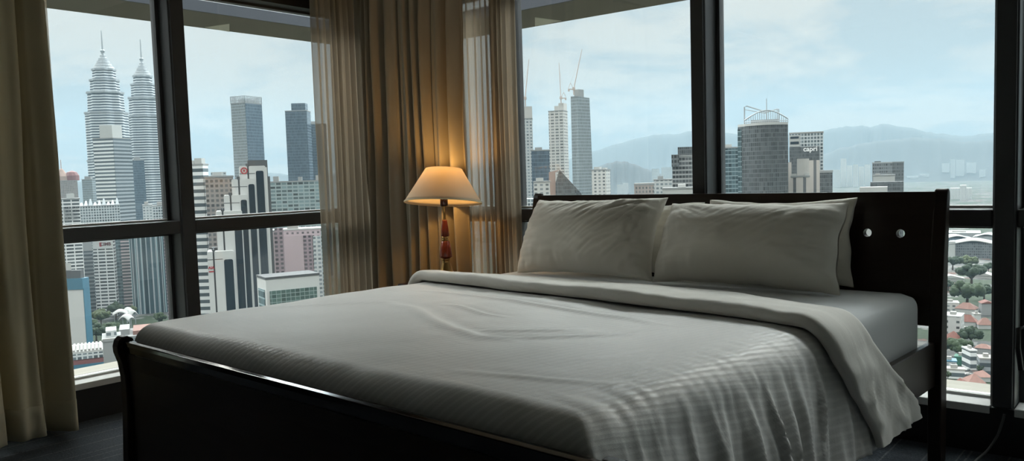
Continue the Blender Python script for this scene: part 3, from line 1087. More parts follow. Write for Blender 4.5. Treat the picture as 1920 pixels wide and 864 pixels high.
curtain('sheer_curtain', 'beige sheer curtain to the right of the table lamp', 'curtain', (-3.14, 3.428), (-2.745, 3.418), 2.5, .03, 9.5, .019, 'sheer_cloth', 12.7, 220, 60, drift=.3, sharp=.9)

# a cord on the carpet by the far window wall
cp = [(-.50, 2.95, .006), (-.56, 3.10, .006), (-.595, 3.24, .006), (-.59, 3.33, .008), (-.565, 3.39, .03), (-.54, 3.425, .08), (-.525, 3.436, .14), (-.522, 3.438, .16)]
pts = []
for i in range(len(cp) - 1):
    for k in range(6):
        pts.append(Vector(cp[i]).lerp(Vector(cp[i + 1]), k / 6))
pts.append(Vector(cp[-1]))
for _ in range(3):
    pts = [pts[0]] + [(pts[i - 1] + pts[i] * 2 + pts[i + 1]) / 4 for i in range(1, len(pts) - 1)] + [pts[-1]]
tag(MB().tube(pts, .0045, 8).build('cord', 'cord_rubber', smooth=True), 'thin grey cord curling up from the carpet under the right window', 'cord')

HAZE = 0.75e-4

# ------------------------------------------------------------------ the city, 130 m below
G = -130.0


def gp(x, y, z=G):
    q = ray(x, y)
    return CAM + q * ((z - CAM.z) / q.z)


def hd(p):
    return math.hypot(p.x, p.y)


def bmk(name, label, cat, group=None):
    return tag(bpy.data.objects.new(name, None), label, cat, group)


def frame_at(x, y, D, a):
    """corner point, view axes turned by a: local x runs along the left face, local y along the right face"""
    P = at(x, y, D)
    w_ = Vector((P.x, P.y, 0)).normalized()
    r_ = Vector((w_.y, -w_.x, 0))
    lx = r_ * math.cos(a) - w_ * math.sin(a)
    return P, math.atan2(lx.y, lx.x)


def px_w(x0, x1, y, D):
    return (at(x1, y, D) - at(x0, y, D)).length


def tower(name, label, xl, xs, xr, yt, D, fac, a=25, depth=None, parts=(), group=None, cat='building', ybase=None, roof='grey_wall', single=False, walls='walls'):
    """a block whose near upright edge stands at xs; xl..xs is its left front, xs..xr its right front"""
    a = rad(a) if xr > xs else 0.0
    P, yaw = frame_at(xs, yt, D, a)
    wa = px_w(xl, xs, yt, D) / max(.2, math.cos(a))
    wb = px_w(xs, xr, yt, D) / math.sin(a) if xr > xs else (depth or wa * .8)
    g = G if ybase is None else at(xs, ybase, D).z
    h = P.z - g
    fs = fac if isinstance(fac, (list, tuple)) else (fac, fac)
    if single and not parts:
        mb = MB().box(-wa, 0, 0, wb, 0, h)
        o = mb.build(name, fs[0])
        o.location = (P.x, P.y, g)
        o.rotation_euler = (0, 0, yaw)
        tag(o, label, cat, group)
        return o, wa, wb, h
    r = empty(name, (P.x, P.y, g), yaw, label, cat, group)
    MB().box(-wa, 0, 0, wb, 0, h).build(walls, fs[0], r)
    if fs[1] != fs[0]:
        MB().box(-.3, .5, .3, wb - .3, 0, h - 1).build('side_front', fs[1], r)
    MB().box(-wa - .3, .3, -.3, wb + .3, h - .6, h + .5).build('roof', roof, r)
    for (nm, fx0, fx1, fy0, fy1, z0, z1, mt) in parts:
        MB().box(-wa * (1 - fx0), -wa * (1 - fx1), wb * fy0, wb * fy1, z0 if z0 > 1e6 else h + z0, h + z1).build(nm, mt, r)
    return r, wa, wb, h


def text(s_, size, mt, parent, loc, rz=0.0, name='sign', thick=.15, bold=0.0):
    cu = bpy.data.curves.new('lettering', 'FONT')
    cu.body = s_
    cu.size = size
    cu.extrude = thick
    cu.offset = bold
    cu.align_x = 'CENTER'
    cu.align_y = 'CENTER'
    t = bpy.data.objects.new('lettering', cu)
    COL.objects.link(t)
    dg = bpy.context.evaluated_depsgraph_get()
    me_ = bpy.data.meshes.new_from_object(t.evaluated_get(dg))
    bpy.data.objects.remove(t)
    o = bpy.data.objects.new(name, me_)
    COL.objects.link(o)
    me_.materials.clear()
    me_.materials.append(MATS[mt])
    o.parent = parent
    o.location = loc
    o.rotation_euler = (rad(90), 0, rz)
    return o


# ground
gm_ = MB().add([(-16000, -3000, 0), (9000, -3000, 0), (9000, 15000, 0), (-16000, 15000, 0)], [(0, 1, 2, 3)])
gm_.box(-16000, 9000, -3000, 15000, -8, -.02)
tag(gm_.build('ground', 'city_ground', loc=(0, 0, G)), kind='structure')


# hills and mountains
def ridge(name, label, pts, D, spread, seed, jag=1.0):
    P = [at(x, y, D) for x, y in pts]
    n_ = 150
    ang = [math.atan2(p.y, p.x) for p in P]
    rows = []
    prof_ = [(-1, 0), (-.75, .12), (-.5, .34), (-.28, .62), (-.1, .9), (0, 1), (.12, .9), (.4, .5), (1, 0)]
    vs, nv = [], len(prof_)
    for i in range(n_):
        t = i / (n_ - 1) * (len(P) - 1)
        k = min(int(t), len(P) - 2)
        f_ = t - k
        f_ = f_ * f_ * (3 - 2 * f_) * .5 + f_ * .5
        a_ = ang[k] + (ang[k + 1] - ang[k]) * (t - k)
        z = P[k].z + (P[k + 1].z - P[k].z) * f_
        hh = (z - G)
        hh *= 1 + .035 * jag * noise.noise(Vector((t * 1.9, seed, 0))) + .02 * jag * noise.noise(Vector((t * 6, seed, 3)))
        for q, (u, w_) in enumerate(prof_):
            d_ = D + spread * u + spread * .10 * noise.noise(Vector((t * 2.2, u * 2, seed + 5))) * (1 - w_)
            w2 = w_ + .09 * noise.noise(Vector((t * 2.6, u * 3, seed + 9))) * (1 - w_) * w_ * 4
            vs.append((d_ * math.cos(a_), d_ * math.sin(a_), G + max(0, hh * w2)))
    fs = [(i * nv + q, i * nv + q + 1, (i + 1) * nv + q + 1, (i + 1) * nv + q) for i in range(n_ - 1) for q in range(nv - 1)]
    o = MB().add(vs, fs).build(name, 'mountain_green', smooth=True)
    tag(o, label, 'mountain')
    o['kind'] = 'structure'
    return o


ridge('mountain', 'tallest blue mountain ridge on the horizon behind the headboard', [(1000, 318), (1060, 300), (1110, 284), (1156, 270), (1204, 257), (1239, 251), (1267, 252), (1300, 245), (1340, 247), (1390, 252), (1450, 253), (1510, 250), (1543, 245), (1576, 238),
      (1617, 236), (1633, 238), (1656, 232), (1699, 238), (1730, 245), (1760, 251), (1809, 255), (1852, 250), (1900, 246), (1960, 250), (2080, 275), (2200, 290)], 10500, 2200, 1.0)
ridge('mountain', 'lower hazy ridge in front of the tallest mountains', [(1440, 318), (1500, 300), (1540, 290), (1580, 277), (1620, 268), (1660, 262), (1710, 258), (1760, 260), (1810, 266), (1860, 262), (1920, 262), (2000, 285), (2100, 298)], 8300, 1500, 4.0)
ridge('hill', 'rounded wooded hill left of the brick blocks in the middle pane', [(1085, 326), (1110, 318), (1130, 309), (1150, 303), (1165, 302), (1185, 306), (1210, 316), (1240, 326), (1270, 330), (1300, 329)], 5200, 700, 7.0)
ridge('hill', 'low blue hills on the horizon behind the left window', [(90, 352), (140, 340), (200, 344), (330, 338), (420, 331), (470, 328), (510, 324), (545, 328), (590, 322), (640, 326), (700, 330)], 9000, 1500, 3.0)

# haze between here and the mountains
hz = MB()
na, r0, r1, z0_, z1_ = 40, 170, 13500, G - 4, 1000
vs = []
for i in range(na + 1):
    a_ = rad(62 + 136 * i / na)
    c_, s_ = math.cos(a_), math.sin(a_)
    vs += [(r0 * c_, r0 * s_, z0_), (r1 * c_, r1 * s_, z0_), (r1 * c_, r1 * s_, z1_), (r0 * c_, r0 * s_, z1_)]
fs = []
for i in range(na):
    for q in range(4):
        fs.append((i * 4 + q, i * 4 + (q + 1) % 4, (i + 1) * 4 + (q + 1) % 4, (i + 1) * 4 + q))
fs += [(3, 2, 1, 0), (na * 4, na * 4 + 1, na * 4 + 2, na * 4 + 3)]
m, nt, out = mat('haze')
vsn = N(nt, 'ShaderNodeVolumePrincipled', inp={'Color': (.44, .61, .72, 1), 'Density': HAZE, 'Anisotropy': .0})
nt.links.new(vsn.outputs[0], out.inputs['Volume'])
tag(hz.add(vs, fs).build('haze', 'haze'), 'pale blue haze lying over the distant city and mountains', 'haze', kind='stuff')


# the two spired towers
def spired(label, px, tip, ball, tiers, D):
    """tiers: (half width in px, y top, y bottom) from the cone down"""
    base = at(px, tiers[0][1], D)
    sc = D / F * 1.02
    r = empty('spired_tower', (base.x, base.y, G), math.atan2(base.y, base.x), label, 'skyscraper', 'twin towers')

    def zz_(y):
        return at(px, y, D).z - G

    def lobed(rr, n_=48):
        return [(rr * (1 + .07 * math.cos(8 * 2 * PI * k / n_)) * math.cos(2 * PI * k / n_), rr * (1 + .07 * math.cos(8 * 2 * PI * k / n_)) * math.sin(2 * PI * k / n_)) for k in range(n_)]
    for (hw, y0, y1, k) in tiers:
        MB().prism(lobed(hw * sc), zz_(y1), zz_(y0), k).build('tier', 'twin_bands', r)
        MB().prism(lobed(hw * sc * 1.03), zz_(y0) - 3, zz_(y0) + .5, 1).build('ledge', 'steel', r)
    # the ringed cone
    y0, yb = tiers[0][1], ball
    hw = tiers[0][0] * sc
    prof_ = []
    nn = 6
    for i in range(nn):
        t = i / nn
        z = zz_(y0 + (yb - y0) * t * .96)
        z2 = zz_(y0 + (yb - y0) * (t + .8 / nn) * .96)
        r1_ = hw * (.92 * (1 - t) ** 1.25 + .06)
        prof_ += [(r1_, z), (r1_ * .93, z2), (r1_ * .72, z2 + .5)]
    MB().lathe(prof_, 24).build('spire', 'steel', r, smooth=False)
    zb_ = zz_(ball)
    MB().lathe([(.3, zb_ - 4), (3.0, zb_ - 2.4), (4.2, zb_), (3.0, zb_ + 2.4), (.3, zb_ + 4)], 16).build('ball', 'steel', r, smooth=True)
    MB().lathe([(1.6, zb_ + 3), (1.2, zb_ + 18), (.7, zz_(tip))], 8).build('mast', 'steel', r)
    return r


spired('stepped twin skyscraper with ringed spire, left one, behind the striped office block', 194.5, 57.5, 96, [(17, 130, 150, .93), (21, 150, 173, .95), (26, 173, 211, .96), (30.5, 211, 300, .99), (31, 300, 460, 1)], 1690)
spired('stepped twin skyscraper with ringed spire, right one, beside the dark mullion', 267, 74, 111, [(14, 142, 158, .93), (18, 158, 183, .95), (22.5, 183, 218, .96), (26, 218, 330, .99), (27, 330, 470, 1)], 1790)

tower('office_block', 'pale striped office block standing in front of the left spired tower', 173, 211, 246, 258, 1250, ('bands_light', 'bands_dark'), 38,  # right front uses darker bands: its shade is put into the colour
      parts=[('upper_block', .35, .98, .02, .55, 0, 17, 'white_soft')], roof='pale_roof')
tower('office_block', 'blue grey block at the foot of the right spired tower', 246, 270, 270, 300, 1450, 'blue_curtain', depth=40, parts=[('roof_box', .2, .7, .2, .7, 0, 5, 'grey_wall')])
tower('apartment_block', 'narrow tan block below the right spired tower', 267, 285, 285, 384, 1100, 'apt_pale', depth=25, parts=[('roof_box', .2, .6, .2, .7, 0, 4, 'pale_roof')])
tower('apartment_block', 'white gridded block just left of the dark mullion', 285, 330, 330, 384, 1050, 'white_lattice', depth=25, parts=[('roof_box', .2, .6, .2, .7, 0, 4, 'pale_roof')])
r_, wa_, wb_, h_ = tower('glass_hall', 'glass hall with a toothed lattice roof in front of the striped block', 148, 224, 224, 384, 1090, 'white_lattice', depth=30)
for k in range(9):
    MB().prism([(-wa_ + wa_ * (k + .05) / 9, .5), (-wa_ + wa_ * (k + .95) / 9, .5), (-wa_ + wa_ * (k + .95) / 9, 28), (-wa_ + wa_ * (k + .05) / 9, 28)], h_, h_ + 4 + 2 * (k % 3), .3,
               (-wa_ + wa_ * (k + .5) / 9, 14)).build('roof_tooth', 'steel', r_)
tower('office_block', 'low white block beside the drape, below the brown domed towers', 100, 149, 149, 372, 930, 'white_grid', depth=30,
      parts=[('sign_board', .35, .92, .0, .15, -22, -8, 'white_wall'), ('roof_box', .5, .8, .2, .7, 0, 5, 'white_soft')])
tower('office_block', 'grey slender block left of the striped office block', 153, 172, 180, 336, 1500, 'grey_curtain', 30, parts=[('roof_box', .2, .8, .2, .7, 0, 5, 'grey_wall')])
r_, wa_, wb_, h_ = tower('domed_block', 'brownish distant block with pointed red roofs beside the drape', 98, 145, 145, 338, 1900, 'brick_fins', depth=40)
MB().lathe([(14, 0), (13, 9), (7, 17), (4, 22), (.8, 25), (.6, 42)], 12, (-wa_ * .62, 15, h_)).build('turret', 'brick_wall', r_)
MB().lathe([(13, 0), (13, 10), (9, 17), (.5, 20)], 12, (-wa_ * .2, 15, h_)).build('turret', 'metal_red', r_)

# second pane of the left window
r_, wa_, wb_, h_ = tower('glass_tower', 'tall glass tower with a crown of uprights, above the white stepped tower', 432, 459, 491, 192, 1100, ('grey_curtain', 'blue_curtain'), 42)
cr_ = MB()
for k in range(12):
    for (x, y) in ((-wa_ * k / 11, 0), (0, wb_ * k / 11), (-wa_, wb_ * k / 11), (-wa_ * k / 11, wb_)):
        cr_.box(x - .35, x + .35, y - .35, y + .35, h_, h_ + 8.5)
for z in (3.0, 8.0):
    cr_.box(-wa_, 0, -.3, .3, h_ + z, h_ + z + .6).box(-.3, .3, 0, wb_, h_ + z, h_ + z + .6).box(-wa_ - .3, -wa_ + .3, 0, wb_, h_ + z, h_ + z + .6).box(-wa_, 0, wb_ - .3, wb_ + .3, h_ + z, h_ + z + .6)
cr_.build('crown', 'steel', r_)
MB().box(-wa_ * .7, -wa_ * .2, wb_ * .2, wb_ * .8, h_, h_ + 5).build('roof_box', 'grey_wall', r_)
tower('glass_tower', 'stepped blue glass tower beside the left sheer curtain', 534, 575, 582, 207, 1150, 'blue_curtain', 12,
      parts=[('upper_block', .28, .92, .1, .8, 0, 10, 'blue_curtain')])
tower('glass_tower', 'blue glass slab half hidden by the left sheer curtain', 566, 612, 612, 232, 1195, 'blue_curtain', depth=30, parts=[('roof_box', .2, .6, .2, .7, 0, 4, 'grey_wall')])
tower('apartment_block', 'long low green grey slab behind the white stepped tower', 480, 610, 610, 338, 800, 'green_slab', depth=16,
      parts=[('roof_box', .24, .32, .2, .8, 0, 5, 'grey_wall'), ('roof_box', .6, .66, .2, .8, 0, 4, 'grey_wall'), ('roof_box', .86, .95, .2, .8, 0, 5, 'pale_roof')])
tower('apartment_block', 'white banded tower right of the dark mullion', 350, 380, 390, 308, 640, 'bands_light', 20,
      parts=[('upper_block', .45, .9, .1, .8, 0, 4.5, 'white_soft'), ('roof_box', .2, .4, .2, .7, 0, 3, 'white_soft')])
tower('office_block', 'brown block between the white banded tower and the stepped one', 384, 437, 437, 330, 620, 'apt_brown', depth=22, parts=[('roof_box', .3, .6, .2, .7, 0, 3, 'white_soft')])
tower('office_block', 'distant grey block left of the tall crowned glass tower', 395, 424, 424, 322, 1000, 'apt_pale', depth=22, single=True)

# the white stepped tower
D = 500
r_ = None
steps = [(388, 437, 471, 400, 419, 436, 486), (404, 453, 396, 417, 438, 452, 412), (419, 464, 366, 432, 451, 463, 375), (434, 479, 335, 448, 466, 478, 345), (449, 499, 309.5, 466, 481, 496, 319)]
P0, yaw0 = frame_at(437, 480, D, 0)
r_ = empty('stepped_tower', (P0.x, P0.y, G), yaw0, 'white stepped tower with rounded tops and tall dark window strips', 'building')


def lx_(x, y=480):
    """local x of a picture column on the tower's front plane"""
    q = at(x, y, D)
    inv = Matrix.Rotation(-yaw0, 3, 'Z')
    return (inv @ (q - P0)).x


for k, (xl, xr, yt, xg, gx0, gx1, gy) in enumerate(steps):
    yy = 480
    sl_ = lambda x, y: lx_(x - .055 * (y - 480) * .0, y)
    dz = 5.0 * k
    zt_ = at((xl + xr) / 2, yt, D).z - G
    # the picture leans: take columns where the step's own top is
    X = [lx_(v, yt) for v in (xl, xg, gx0, gx1, xr)]
    # narrow block left of the groove, and the main block, each with a rounded top
    g_ = .9

    def rounded(a, b_, zt__, rr=.8):
        pl = [(a, 0), (b_, 0)]
        for (cx_, s0) in ((b_ - rr, 0), (a + rr, 1)):
            for q in range(6):
                t = (PI / 2) * q / 5 + (PI / 2 if s0 else 0)
                pl.append((cx_ + rr * math.cos(t), zt__ - rr + rr * math.sin(t)))
        return pl
    nb = MB().slab([(p, q) for p, q in rounded(X[0], X[1] - g_ / 2, zt_)], 0 + dz, 18 + dz, 'y').build('stair_block', 'white_wall', r_)
    MB().slab([(p, q) for p, q in rounded(X[1] + g_ / 2, X[4] + .3, zt_)], 0 + dz, 18 + dz, 'y').build('step_block', 'white_wall', r_)
    MB().box(X[1] - g_, X[1] + g_, dz + .8, dz + 17, 0, zt_ - .6).build('groove', 'dark_roof', r_)
    zg = at((gx0 + gx1) / 2, gy, D).z - G
    MB().slab([(p, q) for p, q in rounded(X[2], X[3], zg, 1.0)], dz - .12, dz + .5, 'y').build('window_strip', 'dark_glass', r_)
    MB().box(X[1] - 1.0, X[1] + 6.0, dz + 9, dz + 16, zt_ - 1, zt_ + 1.6).box(X[1] - .35, X[1] + .35, dz + .5, dz + 8, zt_ - 1, zt_ + 1.2).build('roof_box', 'dark_roof', r_)
    MB().box(X[0] - .05, X[2] - .6, dz - .06, dz + 3, zt_ - 4.7, zt_ - 4.3).build('joint', 'dark_roof', r_)
    if k == 0:
        t_ = text('AIA', 2.1, 'sign_red', r_, ((X[0] + X[1]) / 2 + .15, -.1, at(396, 502, D).z - G), bold=.08)
        MB().box((X[0] + X[1]) / 2 - 1.3, (X[0] + X[1]) / 2 + 1.5, -.15, 0, at(396, 509, D).z - G - .4, at(396, 509, D).z - G + .25).build('sign_line', 'sign_red', r_)
    if k == 4:
        zc = at(456, 319, D).z - G
        xc = (X[0] + X[1]) / 2 + .2
        q = MB()
        q.lathe([(1.3, -.1), (2.0, -.1), (2.0, .1), (1.3, .1), (1.3, -.1)], 24, caps=False)
        o = q.build('logo', 'sign_red', r_)
        o.rotation_euler = (rad(90), 0, 0)
        o.location = (xc, dz - .15, zc)
        MB().box(xc - .5, xc + .5, dz - .2, dz, zc - .6, zc + .6).build('logo', 'sign_red', r_)
k = 4
X = [lx_(v, 309) for v in (466, 505)]
zt_ = at(480, 298, D).z - G
MB().box(X[0], X[1], 24, 40, at(480, 341, D).z - G - 60, zt_).build('rear_block', 'dark_roof', r_)
MB().box(X[1] - 2.2, X[1] - .6, 19.8, 24, 0, at(500, 312, D).z - G).build('stair_fin', 'white_wall', r_)
MB().box(X[1] - .4, X[1] + .9, 19.8, 24, 0, at(500, 330, D).z - G).build('stair_fin', 'dark_roof', r_)

r_, wa_, wb_, h_ = tower('apartment_tower', 'plum pink apartment tower right of the white stepped tower, with stacked balconies', 456, 531, 531, 432, 640, 'apt_pink', depth=22, roof='grey_wall')
MB().box(-wa_, -wa_ * .68, -1.6, .2, 0, h_ - 2).build('balcony_stack', 'apt_plum', r_)
MB().box(-wa_ * .66, -wa_ * .48, -2.2, .2, 0, h_ - 1).build('balcony_stack', 'balcony_bands', r_)
MB().box(-wa_ * .22, 0, -1.0, .2, 0, h_ + 2).build('stair_tower', 'apt_plum', r_)
MB().box(-wa_ * .46, -wa_ * .23, -.5, .2, 0, h_ - 3).build('end_wall', 'pink_wall', r_)
r_, wa_, wb_, h_ = tower('apartment_tower', 'pale pink apartment tower behind the white fronted low block', 531, 601, 601, 428, 690, 'apt_pink', depth=22, roof='white_soft')
MB().box(-wa_, -wa_ * .48, -.6, .2, 0, h_ - 5).build('end_wall', 'pink_wall', r_)
MB().box(-wa_ * .47, -wa_ * .24, -1.0, .2, 0, h_ - 5).build('stair_tower', 'apt_plum', r_)
MB().box(-wa_ * .22, 0, -1.4, .2, 0, h_ - 6).build('balcony_stack', 'apt_pale', r_)
MB().box(-wa_ * .9, -wa_ * .6, 3, 14, h_, h_ + 3).build('roof_box', 'pale_roof', r_)

r_, wa_, wb_, h_ = tower('office_block', 'white framed low block with a green glass front, just above the bed edge', 481, 498, 600, 522, 430, 'white_wall', 75, roof='dark_roof')
MB().box(.02, .5, wb_ * .06, wb_ * .94, h_ - 60, h_ - 6.5).build('glass_front', 'green_glass', r_)
MB().box(-wa_ * .82, -wa_ * .15, -.4, .1, h_ - 60, h_ - 6.0).build('glass_front', 'teal_curtain', r_)

# lower pane of the left window
r_, wa_, wb_, h_ = tower('office_tower', 'grey banded office tower left of the white gridded one', 100, 172, 172, 452, 985, 'grey_bands', depth=30, roof='grey_wall')
MB().box(-wa_, 0, -.5, 1, h_ - 10, h_ + .5).build('sign_board', 'grey_wall', r_)
text('CIMB', 5.5, 'sign_grey', r_, (-wa_ * .46, -.7, h_ - 4.6))
MB().box(-wa_ * .64, -wa_ * .59, -.8, -.4, h_ - 6.6, h_ - 2.6).build('logo', 'sign_grey', r_)
r_, wa_, wb_, h_ = tower('office_tower', 'white gridded office tower with a small red sign at its top', 173, 211, 216, 449, 950, 'white_grid', 14, roof='white_wall')
MB().box(-wa_, 0, -.5, 1, h_ - 9, h_ + .5).build('sign_board', 'white_wall', r_)
text('CIMB', 4.6, 'sign_dark', r_, (-wa_ * .36, -.7, h_ - 4.4), bold=.1)
MB().box(-wa_ * .66, -wa_ * .56, -.8, -.4, h_ - 6.6, h_ - 2.4).build('logo', 'sign_red', r_)
tower('glass_tower', 'dark teal tower behind the pinkish balcony column', 205, 236, 236, 420, 1000, 'teal_curtain', depth=25, single=True)
tower('apartment_tower', 'slim pinkish column of stacked balconies beside the big striped glass tower', 224, 243, 243, 430, 978, 'balcony_bands', depth=16, parts=[('roof_box', .2, .7, .2, .7, 0, 3, 'pale_roof')])
r_, wa_, wb_, h_ = tower('glass_tower', 'big green glass tower with pale upright ribs behind the footboard', 240, 312, 312, 424, 945, 'teal_stripes', depth=28)
for k in range(8):
    MB().box(-wa_ + wa_ * (k + .5) / 8 - .5, -wa_ + wa_ * (k + .5) / 8 + (.9 if k % 3 == 1 else .3), -.9, .1, 0, h_).build('upright_rib', 'steel', r_)
tower('apartment_tower', 'plum coloured tower at the right of the big ribbed glass tower', 306, 335, 335, 440, 850, 'apt_plum', depth=20, parts=[('roof_box', .2, .7, .2, .7, 0, 3, 'grey_wall')])
r_, wa_, wb_, h_ = tower('office_block', 'white slab with a blue cap and blue side beside the drape', 112, 154, 166, 526, 640, 'white_wall', 28, roof='dark_roof')
MB().box(-wa_ - .4, .4, -.5, wb_, h_ - 6, h_ + 1.5).build('blue_cap', 'blue_panel', r_)
MB().box(-.1, .6, .2, wb_ - .3, 0, h_ - 5).build('blue_side', 'blue_panel', r_)
MB().box(-wa_, -.12 * wa_, 2, wb_ * .8, h_, h_ + 7).build('roof_house', 'dark_roof', r_)
MB().box(-wa_ * .95, -wa_ * .6, 4, wb_ * .5, h_ + 7, h_ + 12).build('roof_box', 'white_soft', r_)
r_, wa_, wb_, h_ = tower('parking_block', 'low block with a white slatted roof and a blue base in front', 122, 194, 194, 656, 540, 'metal_red', depth=26, roof='white_soft')
MB().box(-wa_ - .5, .5, -1, 0, h_ - 16, h_ - 7).build('blue_wall', 'blue_panel', r_)
MB().box(-wa_, 0, -.6, .2, h_ - 4, h_ - .6).build('railing', 'white_lattice', r_)
for k in range(10):
    MB().box(-wa_ + wa_ * k / 10, -wa_ + wa_ * (k + .55) / 10, 0, 24, h_ + .5, h_ + 1.6).build('roof_slat', 'pale_roof', r_)
tower('office_block', 'plain grey box block left of the bed post', 192, 226, 226, 636, 470, 'grey_wall', depth=22, parts=[('roof_box', .2, .8, .3, .9, 0, 4, 'apt_pale'), ('parapet', .0, 1, .0, .05, 0, 1, 'pale_roof')])
tower('office_block', 'blue grey low block just above the end of the footboard', 222, 290, 290, 627, 560, 'grey_curtain', depth=30, parts=[('red_roof', .4, .98, .1, .9, 0, 3, 'pink_tile'), ('roof_box', .02, .3, .2, .9, 0, 4, 'grey_wall')])


# white curved canopies by the trees
def canopy(label, x, y, wpx, dpt, rz):
    p_ = gp(x, y)
    sc = wpx * hd(p_) / F
    r = empty('canopy', p_, rz, label, 'canopy', 'white canopies by the trees')
    MB().grid(lambda u, v: ((u - .5) * sc, (v - .5) * dpt, 11 + 3.5 * math.sin(u * PI) - 2.5 * (2 * v - 1) ** 2), 20, 8).build('shell', 'white_wall', r, smooth=True, solid=.4)
    for sx in (-.4, .4):
        MB().lathe([(.4, 0), (.35, 12)], 8, (sx * sc, 0, 0)).build('pole', 'steel', r)
    return r


canopy('long white canopy shell on the left among the trees', 227, 607, 24, 10, rad(60))
canopy('middle white canopy shell among the trees', 239, 617, 22, 9, rad(20))
canopy('short white canopy shell nearest the red roof', 249, 608, 14, 8, rad(100))
canopy('small white canopy shell highest of the group', 241, 603, 16, 8, rad(150))


# trees
def tree(label, x, yb, wpx, hpx, leaf, seed, flat=.55, group=None):
    p_ = gp(x, yb)
    d_ = hd(p_)
    R_ = wpx * d_ / F / 2
    H_ = hpx * d_ / F
    r = empty('tree', p_, 0, label, 'tree', group)
    rnd = random.Random(seed)
    bm_ = bmesh.new()
    cz = H_ * .62
    for k in range(34):
        a_ = rnd.random() * 2 * PI
        q = math.sqrt(rnd.random()) * R_ * .78
        rr = R_ * rnd.uniform(.17, .30)
        c_ = Vector((q * math.cos(a_), q * math.sin(a_), cz + rnd.uniform(-.2, .30) * H_ * (1.05 - q / R_)))
        ret = bmesh.ops.create_icosphere(bm_, subdivisions=3, radius=1)
        for v in ret['verts']:
            n_ = v.co.copy()
            k_ = 1 + .34 * noise.noise(n_ * 2.8 + Vector((seed, k, 0))) + .22 * noise.noise(n_ * 6 + Vector((k, seed, 0)))
            v.co = c_ + Vector((n_.x * rr * k_, n_.y * rr * k_, n_.z * rr * k_ * min(1.0, flat * H_ / R_ + .25)))
    me_ = bpy.data.meshes.new('crown')
    bm_.to_mesh(me_)
    bm_.free()
    me_.materials.append(MATS[leaf])
    me_.polygons.foreach_set('use_smooth', [True] * len(me_.polygons))
    o = bpy.data.objects.new('crown', me_)
    COL.objects.link(o)
    o.parent = r
    tr = MB().tube([(0, 0, 0), (.02 * R_, 0, H_ * .3), (.0, .03 * R_, H_ * .6)], [R_ * .09, R_ * .065, R_ * .045], 8)
    for k in range(4):
        a_ = k * PI / 2 + .4
        tr.tube([(.01 * R_, 0, H_ * .32), (.25 * R_ * math.cos(a_), .25 * R_ * math.sin(a_), H_ * .5), (.5 * R_ * math.cos(a_), .5 * R_ * math.sin(a_), H_ * .66)], [R_ * .05, R_ * .035, R_ * .015], 6)
    tr.build('trunk', 'bark', r, smooth=True)
    return r


TL, TR_ = 'trees below the left window', 'trees below the right window'
tree('rounded dark tree left of the white canopies, at the foot of the white gridded tower', 218, 600, 30, 34, 'leaf_dark', 1, .8, TL)
tree('pale green tree between the blue slab and the white canopies', 190, 612, 34, 32, 'leaf_light', 2, .8, TL)
tree('dark tree behind the slatted roof below the white slab', 181, 640, 40, 30, 'leaf_dark', 3, .8, TL)
tree('light green tree right of the white canopies under the ribbed tower', 246, 598, 22, 26, 'leaf_light', 4, .8, TL)
tree('low dark tree under the canopies near the grey box block', 208, 628, 30, 22, 'leaf_mid', 5, .7, TL)
tree('small tree right of the red roof under the plum tower', 302, 614, 24, 30, 'leaf_mid', 6, .8, TL)
tree('bushy tree left of the grey box block', 172, 624, 26, 26, 'leaf_mid', 7, .8, TL)
tree('dark tree at the left foot of the wide grey roofed hall', 1786, 506, 30, 26, 'leaf_dark', 11, .8, TR_)
tree('olive tree in front of the wide grey roofed hall', 1814, 503, 34, 20, 'leaf_light', 12, .6, TR_)
tree('spreading umbrella shaped tree with a visible trunk in the right window', 1821, 537, 54, 40, 'leaf_dark', 13, .35, TR_)
tree('broad low tree crown in front of the umbrella shaped one', 1813, 573, 58, 42, 'leaf_mid', 14, .6, TR_)
tree('rounded tree at the right behind the red roofed grey house', 1845, 562, 34, 28, 'leaf_dark', 15, .7, TR_)
tree('dark round tree above the white green curved block', 1820, 649, 42, 34, 'leaf_dark', 16, .8, TR_)
tree('wide green tree left of the curved block, over the green awning', 1797, 671, 50, 34, 'leaf_mid', 17, .7, TR_)
tree('small tree behind the headboard post at the right', 1778, 545, 22, 18, 'leaf_dark', 18, .7, TR_)
tree('street tree beside the parked cars', 1838, 706, 14, 22, 'leaf_dark', 19, .9, TR_)
tree('small tree left of the bottom red roofs', 1777, 716, 14, 22, 'leaf_mid', 20, .9, TR_)
tree('distant dark tree on the skyline side of the hall', 1853, 512, 18, 18, 'leaf_dark', 21, .8, TR_)


